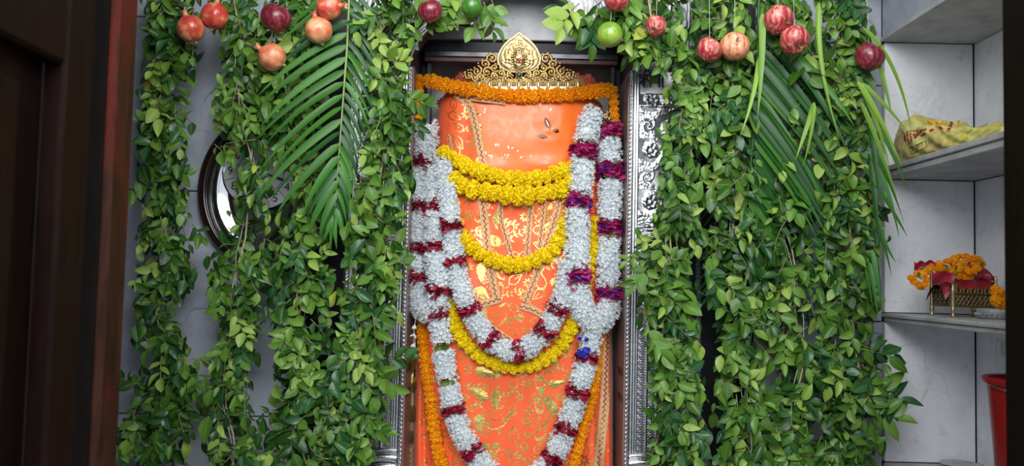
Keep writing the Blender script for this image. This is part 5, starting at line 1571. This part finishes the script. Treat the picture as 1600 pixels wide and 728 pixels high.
# red cloth lining the cradle, spilling over its rails
def sheet(pts_fn, nu, nv, th=.0012):
    g = np.array([[pts_fn(i / (nu - 1), j / (nv - 1)) for j in range(nv)] for i in range(nu)])
    b = Buf(); b.add(g.reshape(-1, 3), gridf(nu, nv)); b.add(g.reshape(-1, 3) - [0, 0, th], gridf(nu, nv)[:, ::-1]); return b
def cl_fn(u, w):
    x = cx0 - .016 + (cx1 - cx0 + .018) * u; y = cy0 + .004 + (cy1 - cy0 - .008) * w
    e = abs(w - .5) * 2
    z = zc2 + .060 + .034 * (1 - e * e) ** .7 + .016 * max(0, u - .6) + .003 * math.sin(u * 22 + w * 5)
    z -= .020 * max(0, .14 - u) * 7
    return (x, y, z)
o = part('red_cloth', sheet(cl_fn, 44, 30), M_redcloth); tag(o, 'red satin cloth lining the brass cradle and hanging over its rail', 'cloth')
def peak(u, w):
    x = cx0 + .052 + .062 * u; y = cy0 + .012 + .05 * w; h = max(0, 1 - abs(u - .28) * 1.6)
    return (x, y, zc2 + .052 + .034 * h * (1 - .4 * w) + .003 * math.sin(u * 15 + w * 7))
# marigolds heaped in the cradle
hg = thing('marigold_garland', 'orange marigold garland heaped in the cradle, one end drooping to the side', 'garland', ((cx0 + cx1) / 2 - .01, -.15, zc2 + .07))
pth = [(1432, 428), (1428, 440), (1441, 447), (1448, 438), (1441, 428), (1450, 423), (1455, 418), (1466, 422), (1468, 412), (1478, 420), (1480, 408), (1490, 413), (1497, 420), (1492, 405), (1503, 412), (1510, 402), (1508, 420), (1518, 413), (1514, 424), (1522, 403), (1530, 407), (1497, 401), (1520, 424), (1470, 420), (1485, 422), (1505, 424), (1534, 412), (1446, 444), (1436, 446), (1424, 434), (1498, 430), (1508, 432), (1517, 431), (1488, 428), (1526, 420), (1524, 412), (1502, 423)]
for i, (x, y) in enumerate(pth):
    Yd = -.205 if x < 1455 else -.18 + rng.uniform(-.02, .02)
    s = rng.uniform(.0095, .0125); c = P(x, y, Yd); d = norm(rng.normal(0, 1, 3) + [0, -1, .3]); u = norm(np.cross(d, rng.normal(0, 1, 3)))
    put('marigold', OM[i % 4], basis(u, d) * s, c, hg)
b = Buf()
for (x, y, Yd) in ((1447, 419, -.20), (1434, 432, -.215), (1492, 421, -.205), (1479, 414, -.20), (1440, 449, -.21)):
    for _ in range(3): d = norm(rng.normal(0, 1, 3) + [0, -.8, 0]); b.inst(LV, LFq, [basis(d, np.array([0, -1.0, .3])) * .013], [P(x, y, Yd)], 0, LUV)
part('green_calyx', b, LEAF[3], hg, True)
# raised fold of the red cloth behind the flowers
b = Buf(); g = []
for i in range(20):
    for j in range(12):
        u, w = i / 19, j / 11
        top = np.array(P(1524 + 4 * u, 407 - 0 * u, -.17)) * (1 - u) + np.array(P(1554, 432, -.19)) * u; bot = np.array(P(1526, 432, -.185)) * (1 - u) + np.array(P(1556, 440, -.20)) * u
        p = top * (1 - w) + bot * w; p[1] -= .008 * math.sin(PI * w) + .002 * math.sin(u * 12); g.append(p)
g = np.array(g); b.add(g, gridf(20, 12)); b.add(g + [0, .002, 0], gridf(20, 12)[:, ::-1])
part('raised_fold', b, M_redcloth, o)
for (x0_, y0_, x1_, y1_, Yd) in ((1429, 409, 1447, 424, -.19), (1442, 408, 1462, 415, -.17)):
    gg = [P(x0_ + (x1_ - x0_) * i / 9, y0_ + (y1_ - y0_) * j / 5 + 2 * math.sin(i * .9), Yd - .004 * math.sin(j + i * .5)) for i in range(10) for j in range(6)]
    b = Buf(); b.add(gg, gridf(10, 6)); b.add(np.array(gg) + [0, .002, 0], gridf(10, 6)[:, ::-1]); part('loose_end', b, M_redcloth, o)
gg = []
for i in range(16):
    for j in range(7):
        u, w = i / 15, j / 6; gg.append(P(1457 + 34 * u, 425 + 16 * w + 1.5 * math.sin(u * 9) , -.212 - .004 * math.sin(w * 3 + u * 5)))
b = Buf(); b.add(gg, gridf(16, 7)); b.add(np.array(gg) + [0, .002, 0], gridf(16, 7)[:, ::-1])
part('front_fold', b, M_redcloth, o)
# stone bowl with marigolds at the cupboard edge
bc = P(1560, 485, -.27); zb = zc2
bowl = thing('stone_bowl', 'low carved grey stone bowl holding marigolds, beside the brass cradle', 'bowl', (bc[0], -.27, zb))
b = Buf(); lathe(b, [(.0002, .0005), (.040, .0005), (.045, .006), (.044, .014), (.047, .022), (.044, .023), (.040, .012), (.0002, .010)], 40, (bc[0], -.27, zb)); part('dish', b, M_stone, bowl)
b = Buf()
for k in range(26):
    a = k * 2 * PI / 26; ball(b, (bc[0] + .0455 * math.cos(a), -.27 + .0455 * math.sin(a), zb + .011), (.0035, .0035, .004))
part('carved_band', b, M_stone, bowl)
for i, (x, y, Y_) in enumerate(((1557, 455, -.275), (1557, 470, -.285), (1568, 462, -.27), (1566, 474, -.28))):
    d = norm(rng.normal(0, .4, 3) + [0, -1, .3]); u = norm(np.cross(d, rng.normal(0, 1, 3)))
    o_ = bpy.data.objects.new('marigold', OM[i]); COL.objects.link(o_); mm = Matrix([[float(a) for a in r] for r in basis(u, d) * .0155]).to_4x4(); mm.translation = Vector(P(x, y, Y_)); o_.matrix_world = mm
    tag(o_, ('orange marigold head in the stone bowl, upper of the two in front', 'orange marigold head resting on the rim of the stone bowl', 'orange marigold head in the stone bowl, farthest back beside the post', 'orange marigold head in the stone bowl, low and partly behind the door edge')[i], 'flower', 'marigold heads in the stone bowl')
# bucket and steel plate on the plinth
bx = P(1543, 592, -.35)[0] + .088
zr = float(P(1560, 590, -.35)[2]); hB = zr - z_bot
bk = thing('bucket', 'tall red plastic bucket at the bottom of the marble cupboard', 'bucket', (bx, -.35, z_bot))
b = Buf(); lathe(b, [(.0002, .001), (.058, .001), (.060, .004), (.079, hB - .012), (.081, hB - .004), (.076, hB - .004), (.056, .008), (.0002, .008)], 40, (bx, -.35, z_bot)); part('shell', b, M_bucket, bk)
b = Buf(); lathe(b, [(.079, hB - .016), (.088, hB - .012), (.090, hB - .002), (.086, hB + .001), (.077, hB - .002)], 40, (bx, -.35, z_bot)); part('rim', b, M_bucket, bk)
b = Buf(); a = np.linspace(0, PI, 20); tube(b, np.column_stack([bx + .088 * np.cos(a), -.35 - .088 * np.sin(a) * .9, z_bot + hB - .012 - .02 * np.sin(a)]), .0016, 6, up=(0, 0, 1)); part('handle', b, M_steel, bk)
pc = P(1502, 726, -.06)
b = Buf(); lathe(b, [(.0002, .002), (.036, .002), (.046, .010), (.050, .011), (.050, .013), (.045, .0125), (.036, .005), (.0002, .005)], 40, (pc[0], -.062, z_bot))
tag(part('steel_plate', b, M_steel), 'round steel plate on the bottom of the marble cupboard', 'plate')
